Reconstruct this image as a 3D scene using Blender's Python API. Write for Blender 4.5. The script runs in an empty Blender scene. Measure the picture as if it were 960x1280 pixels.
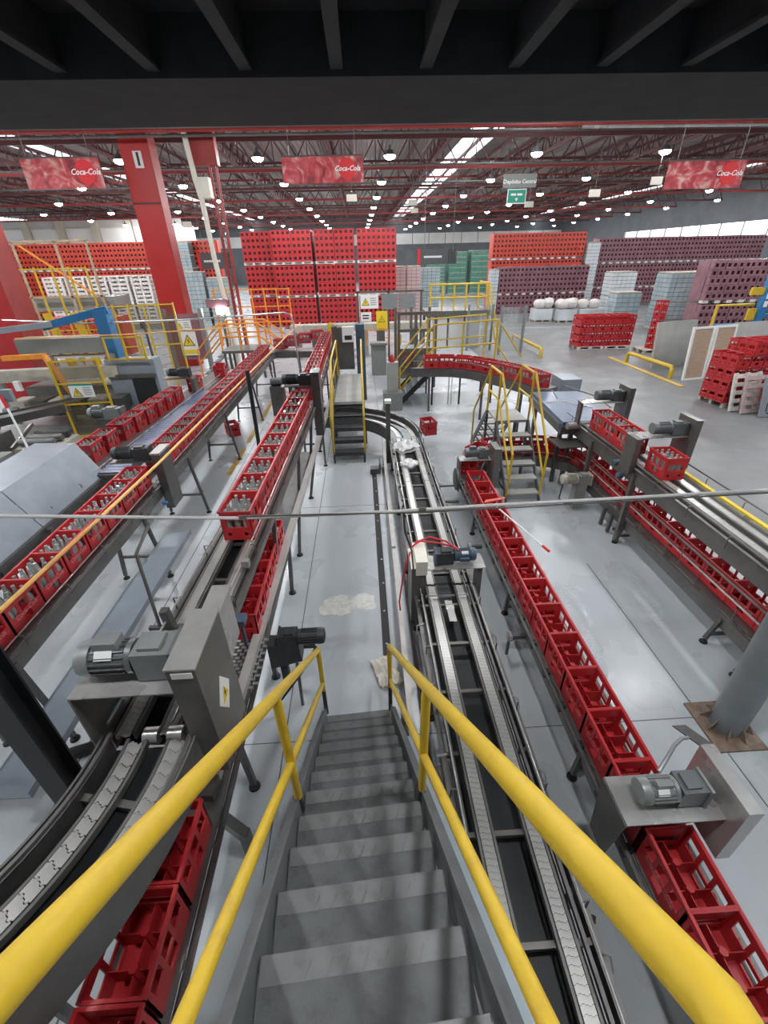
import bpy, math, random
from mathutils import Vector, Matrix
random.seed(7)
PI = math.pi
SC = bpy.context.scene
COL = SC.collection

# ------------------------------------------------------------------ camera, sky, exposure
def setup_camera():
    f = 545.0
    Y = Vector((448 - 480, 320 - 640, f)).normalized()
    D = Vector((503 - 480, 1560 - 640, f)); D = (D - Y * D.dot(Y)).normalized()
    Z = -D
    X = Y.cross(Z)
    right = Vector((X[0], Y[0], Z[0])); down = Vector((X[1], Y[1], Z[1])); fwd = Vector((X[2], Y[2], Z[2]))
    cd = bpy.data.cameras.new('camera')
    cd.sensor_fit = 'VERTICAL'; cd.sensor_height = 36.0; cd.lens = f / 1280 * 36
    cd.clip_start = 0.05; cd.clip_end = 400
    co = bpy.data.objects.new('camera', cd); COL.objects.link(co)
    m = Matrix((right, -down, -fwd)).transposed().to_4x4()
    m.translation = Vector((0, 0, 4.3))
    co.matrix_world = m
    SC.camera = co
setup_camera()

W = bpy.data.worlds.new('world'); SC.world = W; W.use_nodes = True
_bg = W.node_tree.nodes['Background']
_bg.inputs[0].default_value = (0.86, 0.93, 1.0, 1); _bg.inputs[1].default_value = 5.0
SC.view_settings.view_transform = 'Standard'; SC.view_settings.look = 'None'
SC.view_settings.gamma = 1.0; SC.view_settings.use_curve_mapping = False
SC.view_settings.exposure = 0.0
LAMP_STRENGTH = 340.0
SC.cycles.max_bounces = 6; SC.cycles.diffuse_bounces = 3; SC.cycles.glossy_bounces = 3
SC.cycles.transmission_bounces = 4; SC.cycles.transparent_max_bounces = 6
SC.cycles.sample_clamp_indirect = 6.0
SC.cycles.caustics_reflective = False; SC.cycles.caustics_refractive = False

# ------------------------------------------------------------------ materials
MATS = {}
def mat(name, col, rough=0.5, metal=0.0, noise=0.0, nscale=8.0, bump=0.0, bscale=30.0, dirt=None, dscale=3.0, damt=0.5,
        trans=0.0, alpha=1.0, emit=None, estr=0.0, rvar=0.0, stretch=None, spec=0.5, coat=0.0):
    """procedural principled material: base colour with noise variation, optional dirt colour, bump and gloss variation"""
    m = bpy.data.materials.new(name); m.use_nodes = True
    nt = m.node_tree; b = nt.nodes['Principled BSDF']; L = nt.links.new
    b.inputs['Base Color'].default_value = (*col, 1); b.inputs['Roughness'].default_value = rough
    b.inputs['Metallic'].default_value = metal; b.inputs['Specular IOR Level'].default_value = spec
    b.inputs['Transmission Weight'].default_value = trans; b.inputs['Alpha'].default_value = alpha
    b.inputs['Coat Weight'].default_value = coat
    if emit: b.inputs['Emission Color'].default_value = (*emit, 1); b.inputs['Emission Strength'].default_value = estr
    vec = None
    if noise or dirt or bump or rvar:
        tc = nt.nodes.new('ShaderNodeTexCoord'); vec = tc.outputs['Object']
        if stretch:
            mp = nt.nodes.new('ShaderNodeMapping'); mp.inputs['Scale'].default_value = stretch
            L(vec, mp.inputs[0]); vec = mp.outputs[0]
    def nz(scale, det=5.0, rg=0.6):
        n = nt.nodes.new('ShaderNodeTexNoise'); n.inputs['Scale'].default_value = scale
        n.inputs['Detail'].default_value = det; n.inputs['Roughness'].default_value = rg
        L(vec, n.inputs['Vector']); return n.outputs[0]
    c_out = None
    if noise:
        r = nt.nodes.new('ShaderNodeValToRGB'); lo = tuple(max(0, c * (1 - noise)) for c in col); hi = tuple(min(1, c * (1 + noise)) for c in col)
        r.color_ramp.elements[0].position = 0.3; r.color_ramp.elements[1].position = 0.7
        r.color_ramp.elements[0].color = (*lo, 1); r.color_ramp.elements[1].color = (*hi, 1)
        L(nz(nscale), r.inputs[0]); c_out = r.outputs[0]
    if dirt:
        r = nt.nodes.new('ShaderNodeValToRGB'); r.color_ramp.elements[0].position = 0.5; r.color_ramp.elements[1].position = 0.72
        r.color_ramp.elements[0].color = (0, 0, 0, 1); r.color_ramp.elements[1].color = (damt, damt, damt, 1)
        L(nz(dscale, 8.0, 0.7), r.inputs[0])
        mx = nt.nodes.new('ShaderNodeMix'); mx.data_type = 'RGBA'
        L(r.outputs[0], mx.inputs['Factor'])
        if c_out: L(c_out, mx.inputs['A'])
        else: mx.inputs['A'].default_value = (*col, 1)
        mx.inputs['B'].default_value = (*dirt, 1); c_out = mx.outputs['Result']
    if c_out: L(c_out, b.inputs['Base Color'])
    if rvar:
        mr = nt.nodes.new('ShaderNodeMapRange'); mr.inputs['From Min'].default_value = 0.35; mr.inputs['From Max'].default_value = 0.65
        mr.inputs['To Min'].default_value = max(0.02, rough - rvar); mr.inputs['To Max'].default_value = min(1, rough + rvar)
        L(nz(1.3, 4.0), mr.inputs['Value']); L(mr.outputs[0], b.inputs['Roughness'])
    if bump:
        bp = nt.nodes.new('ShaderNodeBump'); bp.inputs['Strength'].default_value = bump; bp.inputs['Distance'].default_value = 0.02
        L(nz(bscale, 3.0), bp.inputs['Height']); L(bp.outputs[0], b.inputs['Normal'])
    MATS[name] = m
    return m

mat('crate_hole_shade', (0.045, 0.012, 0.012), 0.25, noise=0.5, nscale=6)  # painted shade seen through the openings of packed crates
mat('red_crate', (0.48, 0.025, 0.03), 0.38, noise=0.12, nscale=3.0, dirt=(0.30, 0.02, 0.02), dscale=4, damt=0.35)
mat('red_crate_bright', (0.58, 0.060, 0.035), 0.42, noise=0.12, nscale=3.0)
mat('red_crate_wrapped', (0.27, 0.135, 0.16), 0.25, noise=0.2, nscale=1.5)
mat('red_paint', (0.46, 0.018, 0.02), 0.42, noise=0.12, nscale=2.0, dirt=(0.2, 0.02, 0.02), dscale=2, damt=0.4)
mat('yellow', (0.59, 0.395, 0.022), 0.42, noise=0.06, nscale=6, dirt=(0.35, 0.2, 0.05), dscale=9, damt=0.35)
mat('orange', (0.75, 0.27, 0.02), 0.42, noise=0.1, nscale=6)
mat('yellow_tube', (0.85, 0.46, 0.12), 0.4, noise=0.06, nscale=4)
mat('stainless', (0.52, 0.50, 0.47), 0.42, metal=0.25, noise=0.12, nscale=3)
mat('pipe_bright', (0.74, 0.73, 0.71), 0.3, metal=0.3)
mat('tread_nose', (0.155, 0.16, 0.16), 0.5, metal=0.3, noise=0.3, nscale=9, dirt=(0.07, 0.068, 0.066), dscale=9, damt=0.6)
mat('steel', (0.17, 0.164, 0.153), 0.38, metal=0.55, noise=0.18, nscale=5, rvar=0.1, dirt=(0.16, 0.15, 0.14), dscale=5, damt=0.4)
mat('steel_bright', (0.50, 0.49, 0.475), 0.30, metal=0.55, noise=0.1, nscale=8, rvar=0.08)
mat('steel_dark', (0.16, 0.155, 0.15), 0.45, metal=0.7, noise=0.3, nscale=6, dirt=(0.06, 0.055, 0.05), dscale=6, damt=0.6)
mat('chain', (0.52, 0.51, 0.49), 0.32, metal=0.6, noise=0.3, nscale=4, dirt=(0.25, 0.23, 0.21), dscale=3, damt=0.5)
mat('tread', (0.09, 0.096, 0.098), 0.55, metal=0.25, noise=0.3, nscale=5, dirt=(0.035, 0.033, 0.032), dscale=7, damt=0.75, bump=0.15, bscale=40)
mat('stringer', (0.13, 0.14, 0.145), 0.5, metal=0.3, noise=0.2, nscale=6)
mat('stringer_cover', (0.36, 0.43, 0.48), 0.4, metal=0.2, noise=0.1, nscale=3)
mat('black_paint', (0.018, 0.02, 0.022), 0.5, noise=0.2, nscale=5)
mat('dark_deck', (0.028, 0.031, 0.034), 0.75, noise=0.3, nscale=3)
mat('edge_lip', (0.20, 0.20, 0.205), 0.5, noise=0.2, nscale=3)
mat('truss', (0.105, 0.032, 0.03), 0.6, noise=0.3, nscale=2)
mat('truss_red', (0.30, 0.035, 0.03), 0.5, noise=0.2, nscale=2)
mat('roof_sheet', (0.20, 0.178, 0.16), 0.6, noise=0.15, nscale=0.6)
mat('wall_paint', (0.55, 0.55, 0.52), 0.7, noise=0.1, nscale=0.6)
mat('wall_panel', (0.72, 0.71, 0.68), 0.6, noise=0.08, nscale=0.5)
mat('wall_dark', (0.14, 0.15, 0.16), 0.7, noise=0.2, nscale=0.5)
mat('pilaster', (0.50, 0.45, 0.36), 0.7, noise=0.1, nscale=1)
mat('white_paint', (0.78, 0.78, 0.76), 0.4, noise=0.05, nscale=4)
mat('white_plastic', (0.82, 0.83, 0.83), 0.35)
mat('cream', (0.70, 0.67, 0.58), 0.5, noise=0.08, nscale=3)
mat('motor_grey', (0.15, 0.165, 0.17), 0.42, metal=0.3, noise=0.15, nscale=8, dirt=(0.07, 0.06, 0.055), dscale=8, damt=0.5)
mat('motor_light', (0.25, 0.265, 0.265), 0.4, metal=0.3, noise=0.1, nscale=8)
mat('motor_dark', (0.035, 0.038, 0.042), 0.45, noise=0.2, nscale=8)
mat('motor_blue', (0.055, 0.09, 0.13), 0.42, noise=0.2, nscale=8)
mat('belt_blue', (0.11, 0.15, 0.24), 0.3, noise=0.2, nscale=5)
mat('blue_paint', (0.025, 0.16, 0.36), 0.4, noise=0.12, nscale=3)
mat('blue_pale', (0.25, 0.29, 0.33), 0.35, noise=0.12, nscale=3)
mat('grey_box', (0.40, 0.40, 0.37), 0.5, noise=0.1, nscale=3)
mat('machine_grey', (0.25, 0.26, 0.24), 0.5, noise=0.15, nscale=2, dirt=(0.12, 0.11, 0.1), dscale=2, damt=0.5)
mat('machine_cream', (0.46, 0.43, 0.36), 0.5, noise=0.15, nscale=2, dirt=(0.2, 0.18, 0.15), dscale=3, damt=0.6)
mat('rubber', (0.012, 0.012, 0.013), 0.6)
mat('cable_black', (0.02, 0.02, 0.022), 0.5)
mat('cable_red', (0.55, 0.02, 0.03), 0.4)
mat('teal', (0.03, 0.25, 0.24), 0.5)
mat('wood', (0.42, 0.31, 0.20), 0.7, noise=0.25, nscale=4, stretch=(1, 8, 1))
mat('pallet_wood', (0.50, 0.44, 0.36), 0.75, noise=0.25, nscale=4)
mat('pallet_white', (0.68, 0.64, 0.6), 0.7, noise=0.15, nscale=4)
mat('pallet_grey', (0.24, 0.27, 0.30), 0.5, noise=0.1, nscale=4)
mat('board_grey', (0.36, 0.355, 0.33), 0.7, noise=0.12, nscale=2)
mat('plywood', (0.42, 0.30, 0.22), 0.7, noise=0.12, nscale=3, stretch=(1, 1, 6))
mat('cloth', (0.62, 0.58, 0.50), 0.9, noise=0.1, nscale=6)
mat('cloth_white', (0.80, 0.80, 0.80), 0.85, noise=0.05, nscale=6)
mat('sack', (0.68, 0.63, 0.60), 0.7, noise=0.12, nscale=3)
mat('wrap', (0.60, 0.64, 0.66), 0.2, noise=0.12, nscale=1.0, bump=0.3, bscale=6)
mat('wrap_pink', (0.55, 0.42, 0.40), 0.3, noise=0.12, nscale=1.0)
mat('green_pack', (0.10, 0.30, 0.23), 0.3, noise=0.25, nscale=2)
mat('grey_pack', (0.36, 0.44, 0.46), 0.25, noise=0.2, nscale=1.0)
mat('bottle_glass', (0.60, 0.66, 0.64), 0.08, noise=0.2, nscale=3, trans=0.45, spec=0.7)
mat('sign_grey', (0.075, 0.08, 0.085), 0.5)
mat('sign_white', (0.80, 0.80, 0.78), 0.5)
mat('sign_yellow', (0.80, 0.58, 0.03), 0.5)
mat('sign_black', (0.02, 0.02, 0.02), 0.5)
mat('sign_green', (0.02, 0.30, 0.20), 0.5)
mat('sign_red', (0.62, 0.012, 0.02), 0.5)
mat('sign_text', (0.75, 0.75, 0.75), 0.5)
mat('sign_line', (0.35, 0.36, 0.38), 0.6)
mat('lamp_lens', (1, 1, 1), 0.5, emit=(0.96, 0.98, 1.0), estr=LAMP_STRENGTH)
mat('worklight_lens', (1, 1, 1), 0.5, emit=(0.93, 0.98, 1.0), estr=60.0)
mat('lamp_housing', (0.10, 0.10, 0.105), 0.5, metal=0.3)
mat('logo_pink', (0.60, 0.20, 0.20), 0.5)
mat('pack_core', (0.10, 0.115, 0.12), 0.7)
mat('glass_panel', (0.78, 0.84, 0.85), 0.05, trans=0.9, alpha=0.45)
mat('skylight', (0.95, 0.95, 0.93), 0.4, alpha=0.35)
mat('mesh_dark', (0.09, 0.07, 0.03), 0.7, alpha=0.55)
mat('floor_paint_yellow', (0.60, 0.36, 0.05), 0.5, noise=0.3, nscale=6, dirt=(0.4, 0.38, 0.33), dscale=6, damt=0.7)
mat('joint', (0.10, 0.105, 0.11), 0.6)
mat('rust', (0.20, 0.14, 0.10), 0.75, noise=0.4, nscale=8, dirt=(0.36, 0.32, 0.29), dscale=6, damt=0.8)
mat('post_grey', (0.20, 0.225, 0.235), 0.45, noise=0.12, nscale=3)
mat('concrete', (0.42, 0.41, 0.39), 0.8, noise=0.1, nscale=3)
mat('soil', (0.05, 0.035, 0.03), 0.9, noise=0.4, nscale=20)
mat('wet_film', (0.47, 0.51, 0.535), 0.08, noise=0.08, nscale=4, bump=0.6, bscale=28, spec=0.8)
mat('floor_glint', (0.66, 0.65, 0.60), 0.18, noise=0.15, nscale=12, bump=0.5, bscale=40)  # lamp reflection on the glossy floor, painted as a pale colour

def floor_mat(name, col, col2, rough, rv, bump):
    m = bpy.data.materials.new(name); m.use_nodes = True
    nt = m.node_tree; b = nt.nodes['Principled BSDF']; L = nt.links.new
    tc = nt.nodes.new('ShaderNodeTexCoord')
    def nz(scale, det=6.0, sx=1.0, sy=1.0):
        mp = nt.nodes.new('ShaderNodeMapping'); mp.inputs['Scale'].default_value = (sx, sy, 1); L(tc.outputs['Object'], mp.inputs[0])
        n = nt.nodes.new('ShaderNodeTexNoise'); n.inputs['Scale'].default_value = scale; n.inputs['Detail'].default_value = det
        n.inputs['Roughness'].default_value = 0.62; L(mp.outputs[0], n.inputs['Vector']); return n.outputs[0]
    r = nt.nodes.new('ShaderNodeValToRGB'); r.color_ramp.elements[0].position = 0.25; r.color_ramp.elements[1].position = 0.75
    r.color_ramp.elements[0].color = (*col2, 1); r.color_ramp.elements[1].color = (*col, 1)
    L(nz(0.45, 8.0, 1.0, 0.6), r.inputs[0])
    r2 = nt.nodes.new('ShaderNodeValToRGB'); r2.color_ramp.elements[0].position = 0.50; r2.color_ramp.elements[1].position = 0.95
    r2.color_ramp.elements[0].color = (0, 0, 0, 1); r2.color_ramp.elements[1].color = (0.45, 0.45, 0.45, 1)
    L(nz(2.2, 9.0, 1.0, 0.35), r2.inputs[0])
    mx = nt.nodes.new('ShaderNodeMix'); mx.data_type = 'RGBA'; L(r2.outputs[0], mx.inputs['Factor']); L(r.outputs[0], mx.inputs['A'])
    mx.inputs['B'].default_value = (col2[0] * 0.7, col2[1] * 0.68, col2[2] * 0.64, 1)
    L(mx.outputs['Result'], b.inputs['Base Color'])
    mr = nt.nodes.new('ShaderNodeMapRange'); mr.inputs['From Min'].default_value = 0.35; mr.inputs['From Max'].default_value = 0.65
    mr.inputs['To Min'].default_value = rough - rv; mr.inputs['To Max'].default_value = rough + rv
    L(nz(0.8, 3.0), mr.inputs['Value']); L(mr.outputs[0], b.inputs['Roughness'])
    bp = nt.nodes.new('ShaderNodeBump'); bp.inputs['Strength'].default_value = bump; bp.inputs['Distance'].default_value = 0.01
    L(nz(9.0, 3.0), bp.inputs['Height']); L(bp.outputs[0], b.inputs['Normal'])
    MATS[name] = m
floor_mat('floor_epoxy', (0.48, 0.52, 0.545), (0.41, 0.44, 0.46), 0.30, 0.05, 0.12)
floor_mat('floor_concrete', (0.205, 0.21, 0.212), (0.16, 0.165, 0.167), 0.42, 0.12, 0.06)

def banner_mat(name, seed):
    """printed banner: soft blotches of red, pink, cream and dark, no readable picture"""
    m = bpy.data.materials.new(name); m.use_nodes = True
    nt = m.node_tree; b = nt.nodes['Principled BSDF']; L = nt.links.new
    tc = nt.nodes.new('ShaderNodeTexCoord'); mp = nt.nodes.new('ShaderNodeMapping'); mp.inputs['Location'].default_value = (seed, seed * 2, 0)
    L(tc.outputs['Object'], mp.inputs[0])
    n = nt.nodes.new('ShaderNodeTexNoise'); n.inputs['Scale'].default_value = 1.9; n.inputs['Detail'].default_value = 2.5; n.inputs['Distortion'].default_value = 1.4
    L(mp.outputs[0], n.inputs['Vector'])
    r = nt.nodes.new('ShaderNodeValToRGB'); e = r.color_ramp.elements
    e[0].position = 0.30; e[0].color = (0.16, 0.012, 0.02, 1); e[1].position = 0.72; e[1].color = (0.62, 0.40, 0.33, 1)
    for p, c in ((0.42, (0.36, 0.02, 0.03)), (0.52, (0.50, 0.06, 0.07)), (0.60, (0.52, 0.22, 0.19))):
        k = e.new(p); k.color = (*c, 1)
    L(n.outputs[0], r.inputs[0]); L(r.outputs[0], b.inputs['Base Color']); b.inputs['Roughness'].default_value = 0.5
    MATS[name] = m
for i in range(3): banner_mat('banner_print_%d' % i, 1.7 + 3.1 * i)

# ------------------------------------------------------------------ mesh helpers
class MB:
    def __init__(s): s.v = []; s.f = []; s.m = []
    def add(s, vs, fs, mi=0):
        o = len(s.v); s.v += [tuple(p) for p in vs]
        for f in fs: s.f.append([i + o for i in f]); s.m.append(mi)
        return s
    def box(s, cx, cy, cz, sx, sy, sz, rot=None, mi=0):
        vs = [Vector((x * sx / 2, y * sy / 2, z * sz / 2)) for x in (-1, 1) for y in (-1, 1) for z in (-1, 1)]
        if rot is not None: vs = [rot @ p for p in vs]
        c = Vector((cx, cy, cz))
        return s.add([p + c for p in vs], [(0, 1, 3, 2), (4, 6, 7, 5), (0, 4, 5, 1), (2, 3, 7, 6), (0, 2, 6, 4), (1, 5, 7, 3)], mi)
    def bb(s, x0, x1, y0, y1, z0, z1, mi=0):
        return s.box((x0 + x1) / 2, (y0 + y1) / 2, (z0 + z1) / 2, abs(x1 - x0), abs(y1 - y0), abs(z1 - z0), None, mi)
    def beam(s, p0, p1, w, h, mi=0, up=(0, 0, 1)):
        p0 = Vector(p0); p1 = Vector(p1); d = p1 - p0; l = d.length; d.normalize(); u = Vector(up)
        if abs(d.dot(u)) > 0.98: u = Vector((0, 1, 0))
        x = d.cross(u).normalized(); z = x.cross(d)
        R = Matrix((x, d, z)).transposed(); c = (p0 + p1) / 2
        return s.box(c.x, c.y, c.z, w, l, h, R, mi)
    def tube(s, pts, r, n=8, mi=0, cap=True):
        pts = [Vector(p) for p in pts]; rings = []; k = len(pts); prev = None
        for i, p in enumerate(pts):
            t = (pts[min(i + 1, k - 1)] - pts[max(i - 1, 0)]).normalized()
            if prev is None:
                a = Vector((0, 0, 1)) if abs(t.z) < 0.9 else Vector((1, 0, 0)); x = t.cross(a).normalized()
            else: x = (prev - t * prev.dot(t)).normalized()
            prev = x; y = t.cross(x); rr = r[i] if isinstance(r, (list, tuple)) else r
            rings.append([p + (x * math.cos(2 * PI * j / n) + y * math.sin(2 * PI * j / n)) * rr for j in range(n)])
        vs = [q for g in rings for q in g]
        fs = [(i * n + j, i * n + (j + 1) % n, (i + 1) * n + (j + 1) % n, (i + 1) * n + j) for i in range(k - 1) for j in range(n)]
        if cap: fs += [tuple(range(n - 1, -1, -1)), tuple((k - 1) * n + j for j in range(n))]
        return s.add(vs, fs, mi)
    def cyl(s, p0, p1, r, n=12, mi=0): return s.tube([p0, p1], r, n, mi)
    def lathe(s, prof, n=16, mi=0, M=None):
        vs = [Vector((r * math.cos(2 * PI * j / n), r * math.sin(2 * PI * j / n), z)) for r, z in prof for j in range(n)]
        if M is not None: vs = [M @ p for p in vs]
        k = len(prof)
        fs = [(i * n + j, i * n + (j + 1) % n, (i + 1) * n + (j + 1) % n, (i + 1) * n + j) for i in range(k - 1) for j in range(n)]
        fs += [tuple(range(n - 1, -1, -1)), tuple((k - 1) * n + j for j in range(n))]
        return s.add(vs, fs, mi)
    def prism(s, poly, h0, h1, fn=None, mi=0):
        fn = fn or (lambda a, b, c: (a, b, c)); n = len(poly)
        vs = [fn(a, b, h0) for a, b in poly] + [fn(a, b, h1) for a, b in poly]
        fs = [tuple(range(n - 1, -1, -1)), tuple(range(n, 2 * n))] + [(i, (i + 1) % n, n + (i + 1) % n, n + i) for i in range(n)]
        return s.add(vs, fs, mi)
    def merge(s, o, M=None, mi=None):
        off = len(s.v)
        s.v += [tuple(M @ Vector(p)) for p in o.v] if M is not None else o.v
        for f, m in zip(o.f, o.m): s.f.append([i + off for i in f]); s.m.append(m if mi is None else mi)
        return s
    def mesh(s, name, mats, smooth=False):
        me = bpy.data.meshes.new(name); me.from_pydata(s.v, [], s.f)
        for q in (mats if isinstance(mats, (list, tuple)) else [mats]): me.materials.append(MATS[q])
        if any(s.m): me.polygons.foreach_set('material_index', s.m)
        if smooth: me.polygons.foreach_set('use_smooth', [True] * len(me.polygons)); 
        me.update()
        if smooth and hasattr(me, 'set_sharp_from_angle'): me.set_sharp_from_angle(angle=0.7)
        return me
    def build(s, name, mats, parent=None, smooth=False, world=True):
        if parent is not None and world:
            r = parent
            while r.parent is not None: r = r.parent
            if r.name in WROOTS: I = WROOTS[r.name]; s.v = [tuple(I @ Vector(p)) for p in s.v]
        return link(name, s.mesh(name, mats, smooth), parent)

def link(name, me, parent=None, loc=None, rz=0.0, rot=None):
    o = bpy.data.objects.new(name, me); COL.objects.link(o)
    if loc is not None: o.location = loc
    if rot is not None: o.rotation_euler = rot
    elif rz: o.rotation_euler = (0, 0, rz)
    if parent is not None: o.parent = parent
    return o
def tag(o, label, cat, group=None):
    o['label'] = label; o['category'] = cat
    if group: o['group'] = group
    return o
def thing(name, label, cat, loc=(0, 0, 0), rz=0.0, group=None):
    o = bpy.data.objects.new(name, None); COL.objects.link(o); o.location = loc; o.rotation_euler = (0, 0, rz)
    o.matrix_world = Matrix.Translation(Vector(loc)) @ Matrix.Rotation(rz, 4, 'Z')
    o.empty_display_size = 0.1
    return tag(o, label, cat, group)
def struct(o, label=None):
    o['kind'] = 'structure'
    if label: o['label'] = label
    return o
WROOTS = {}
def W_(o): WROOTS[o.name] = o.matrix_world.inverted(); return o   # parts of this thing are given in world coordinates
ORD = ['first', 'second', 'third', 'fourth', 'fifth', 'sixth', 'seventh', 'eighth', 'ninth', 'tenth', 'eleventh', 'twelfth', 'thirteenth',
       'fourteenth', 'fifteenth', 'sixteenth', 'seventeenth', 'eighteenth', 'nineteenth', 'twentieth', 'twenty-first', 'twenty-second',
       'twenty-third', 'twenty-fourth', 'twenty-fifth', 'twenty-sixth', 'twenty-seventh', 'twenty-eighth', 'twenty-ninth', 'thirtieth']
def text_mesh(body, size, matname, shear=0.0, name='lettering', bold=0.0, depth=0.002):
    cu = bpy.data.curves.new(name, 'FONT'); cu.body = body; cu.size = size; cu.align_x = 'CENTER'; cu.align_y = 'CENTER'
    cu.shear = shear; cu.extrude = depth; cu.offset = bold; cu.resolution_u = 2
    o = bpy.data.objects.new(name, cu); COL.objects.link(o)
    me = bpy.data.meshes.new_from_object(o.evaluated_get(bpy.context.evaluated_depsgraph_get()))
    bpy.data.objects.remove(o); bpy.data.curves.remove(cu)
    me.name = name; me.materials.clear(); me.materials.append(MATS[matname])
    return me
# ------------------------------------------------------------------ the hall: floor, walls, roof
b = MB(); b.bb(-60, 5.6, -6, 97, -0.2, 0.0); FLOOR = struct(b.build('floor', 'floor_epoxy'), 'light grey glossy epoxy factory floor')
b = MB(); b.bb(5.6, 62, -6, 97, -0.2, 0.0); FLOOR2 = struct(b.build('floor_aisle', 'floor_concrete'), 'grey concrete warehouse aisle floor')
def strip(name, x0, x1, y0, y1, m, parent=FLOOR, h=0.002, z=0.0):
    b = MB(); b.bb(x0, x1, y0, y1, z, z + h); return b.build(name, m, parent)
for x, y0, y1 in ((-0.98, 0.0, 16), (-3.02, 0.0, 13), (-2.2, 0.5, 4.0), (3.42, 0.0, 5.4), (0.42, 9.9, 20)):
    strip('joint', x - 0.006, x + 0.006, y0, y1, 'joint')
for y in (2.72, 7.6, 12.3): strip('joint', -3.0, 3.4, y - 0.004, y + 0.004, 'joint')
for y0, y1 in ((9.3, 10.9), (11.3, 12.6), (13.2, 15.2)): strip('painted_line', -3.28, -3.16, y0, y1, 'floor_paint_yellow')
for y in (20.0, 30.0, 40.0): strip('joint', 5.6, 40, y - 0.01, y + 0.01, 'joint', FLOOR2)
strip('painted_line', 8.0, 20.5, 30.2, 30.32, 'white_paint', FLOOR2)

def patch(name, cx, cy, rx, ry, m, label, cat, seed, z=0.004, n=44, jag=0.3):
    rnd = random.Random(seed); poly = []; ph = [rnd.uniform(0, 6.3) for _ in range(4)]
    for i in range(n):
        a = 2 * PI * i / n; k = 1 + jag * (0.5 * math.sin(2 * a + ph[0]) + 0.35 * math.sin(3 * a + ph[1]) + 0.25 * math.sin(5 * a + ph[2]) + 0.12 * math.sin(11 * a + ph[3])) + rnd.uniform(-.04, .04); poly.append((cx + rx * k * math.cos(a), cy + ry * k * math.sin(a)))
    b = MB(); b.prism(poly, 0.0, z); o = b.build(name, m); return tag(o, label, cat)
patch('glint_patch', -0.52, 4.72, 0.21, 0.24, 'floor_glint', 'cream white lamp reflection painted on floor beyond the foot of the near stairs', 'reflection', 3, 0.003)  # pale patch drawn in place of a lamp reflection
patch('glint_patch', -0.14, 4.78, 0.19, 0.16, 'floor_glint', 'smaller cream lamp reflection painted on floor beside the black drain strip', 'reflection', 5, 0.003)
patch('wet_patch', -0.78, 2.2, 0.16, 0.55, 'wet_film', 'glossy wet film on the floor beside the foot of the near stairs', 'puddle', 11, 0.002)
patch('wet_patch', 0.24, 2.55, 0.08, 0.3, 'wet_film', 'narrow wet streak between the near stairs and pale box beam', 'puddle', 12, 0.002)
patch('wet_patch', 3.75, 4.7, 0.26, 0.75, 'wet_film', 'wet glossy puddle in front of the two-level conveyor', 'puddle', 14, 0.002)
patch('wet_patch', 2.62, 4.1, 0.3, 0.9, 'wet_film', 'wide wet glossy film on the floor beside the empty crate row', 'puddle', 15, 0.002)
patch('dirt_clump', 1.47, 1.17, 0.055, 0.06, 'soil', 'dark clump of dirt on floor between chain conveyor and crate row', 'dirt', 8, 0.02, jag=0.5)

# walls
def wall(name, x0, x1, y0, y1, z0, z1, m='wall_paint'):
    b = MB(); b.bb(x0, x1, y0, y1, z0, z1); return struct(b.build(name, m))
wall('wall_back', -60, 62, 95, 95.3, 0, 10.6, 'wall_dark')
wb = bpy.data.objects['wall_back']
for i in range(40):
    b = MB(); b.bb(-60 + i * 3.05 + 0.06, -60 + i * 3.05 + 2.99, 94.9, 95, 6.0, 7.7); b.build('light_panel', 'wall_panel', wb)
wall('wall_left', -60.3, -60, -6, 95, 0, 10.6)
wall('wall_near', -60, 62, -6.3, -6, 0, 10.6, 'wall_dark')
# side wall with a long open window band
b = MB(); b.bb(38, 38.3, -6, 95, 0, 5.1); b.bb(38, 38.3, -6, 95, 6.4, 10.6); b.bb(38, 38.3, -6, 40, 5.1, 6.4); b.bb(38, 38.3, 72, 95, 5.1, 6.4)
WR = struct(b.build('wall_right', 'wall_dark'))
for i in range(11):
    b = MB(); y = 40 + i * 3.2; b.bb(38.05, 38.2, y - 0.03, y + 0.03, 5.1, 6.4); b.build('window_bar', 'steel', WR)
# far left partition with pale panels between pilasters
b = MB(); b.bb(-60, -20.5, 62, 62.25, 0, 8.6); WL = struct(b.build('wall_far_left', 'wall_paint'))
for i in range(10):
    x = -58 + i * 3.9
    b = MB(); b.bb(x, x + 0.75, 61.5, 62, 0, 8.6); b.build('pilaster', 'pilaster', WL)
    b = MB(); b.bb(x + 0.85, x + 3.8, 61.85, 62, 6.2, 7.6); b.build('light_panel', 'wall_panel', WL)
    b = MB(); b.bb(x + 0.85, x + 3.8, 61.75, 62, 7.6, 7.75); b.build('panel_cap', 'cream', WL)

# roof: ribbed sheets, skylights, purlins, lattice trusses
RZ = 10.1
BX, BY = 3.7, 7.4
def roof_panel_mesh(name, m, w):
    b = MB(); n = 12; prof = []
    for i in range(n):
        x = -w / 2 + w * i / n; d = w / n
        prof += [(x, 0.0), (x + d * 0.35, 0.0), (x + d * 0.5, 0.07), (x + d * 0.85, 0.07)]
    prof.append((w / 2, 0.0))
    vs = [(x, -BY / 2, z) for x, z in prof] + [(x, BY / 2, z) for x, z in prof]; k = len(prof)
    b.add(vs, [(i, i + 1, k + i + 1, k + i) for i in range(k - 1)])
    return b.mesh(name, m)
CEIL = struct(bpy.data.objects.new('ceiling', None), 'ribbed metal roof of the hall with skylight strips'); COL.objects.link(CEIL)
pm = roof_panel_mesh('roof_panel', 'roof_sheet', BX); sm = roof_panel_mesh('skylight_panel', 'skylight', BX)
XS = [7.3 + BX * i for i in range(-15, 10)]
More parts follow.
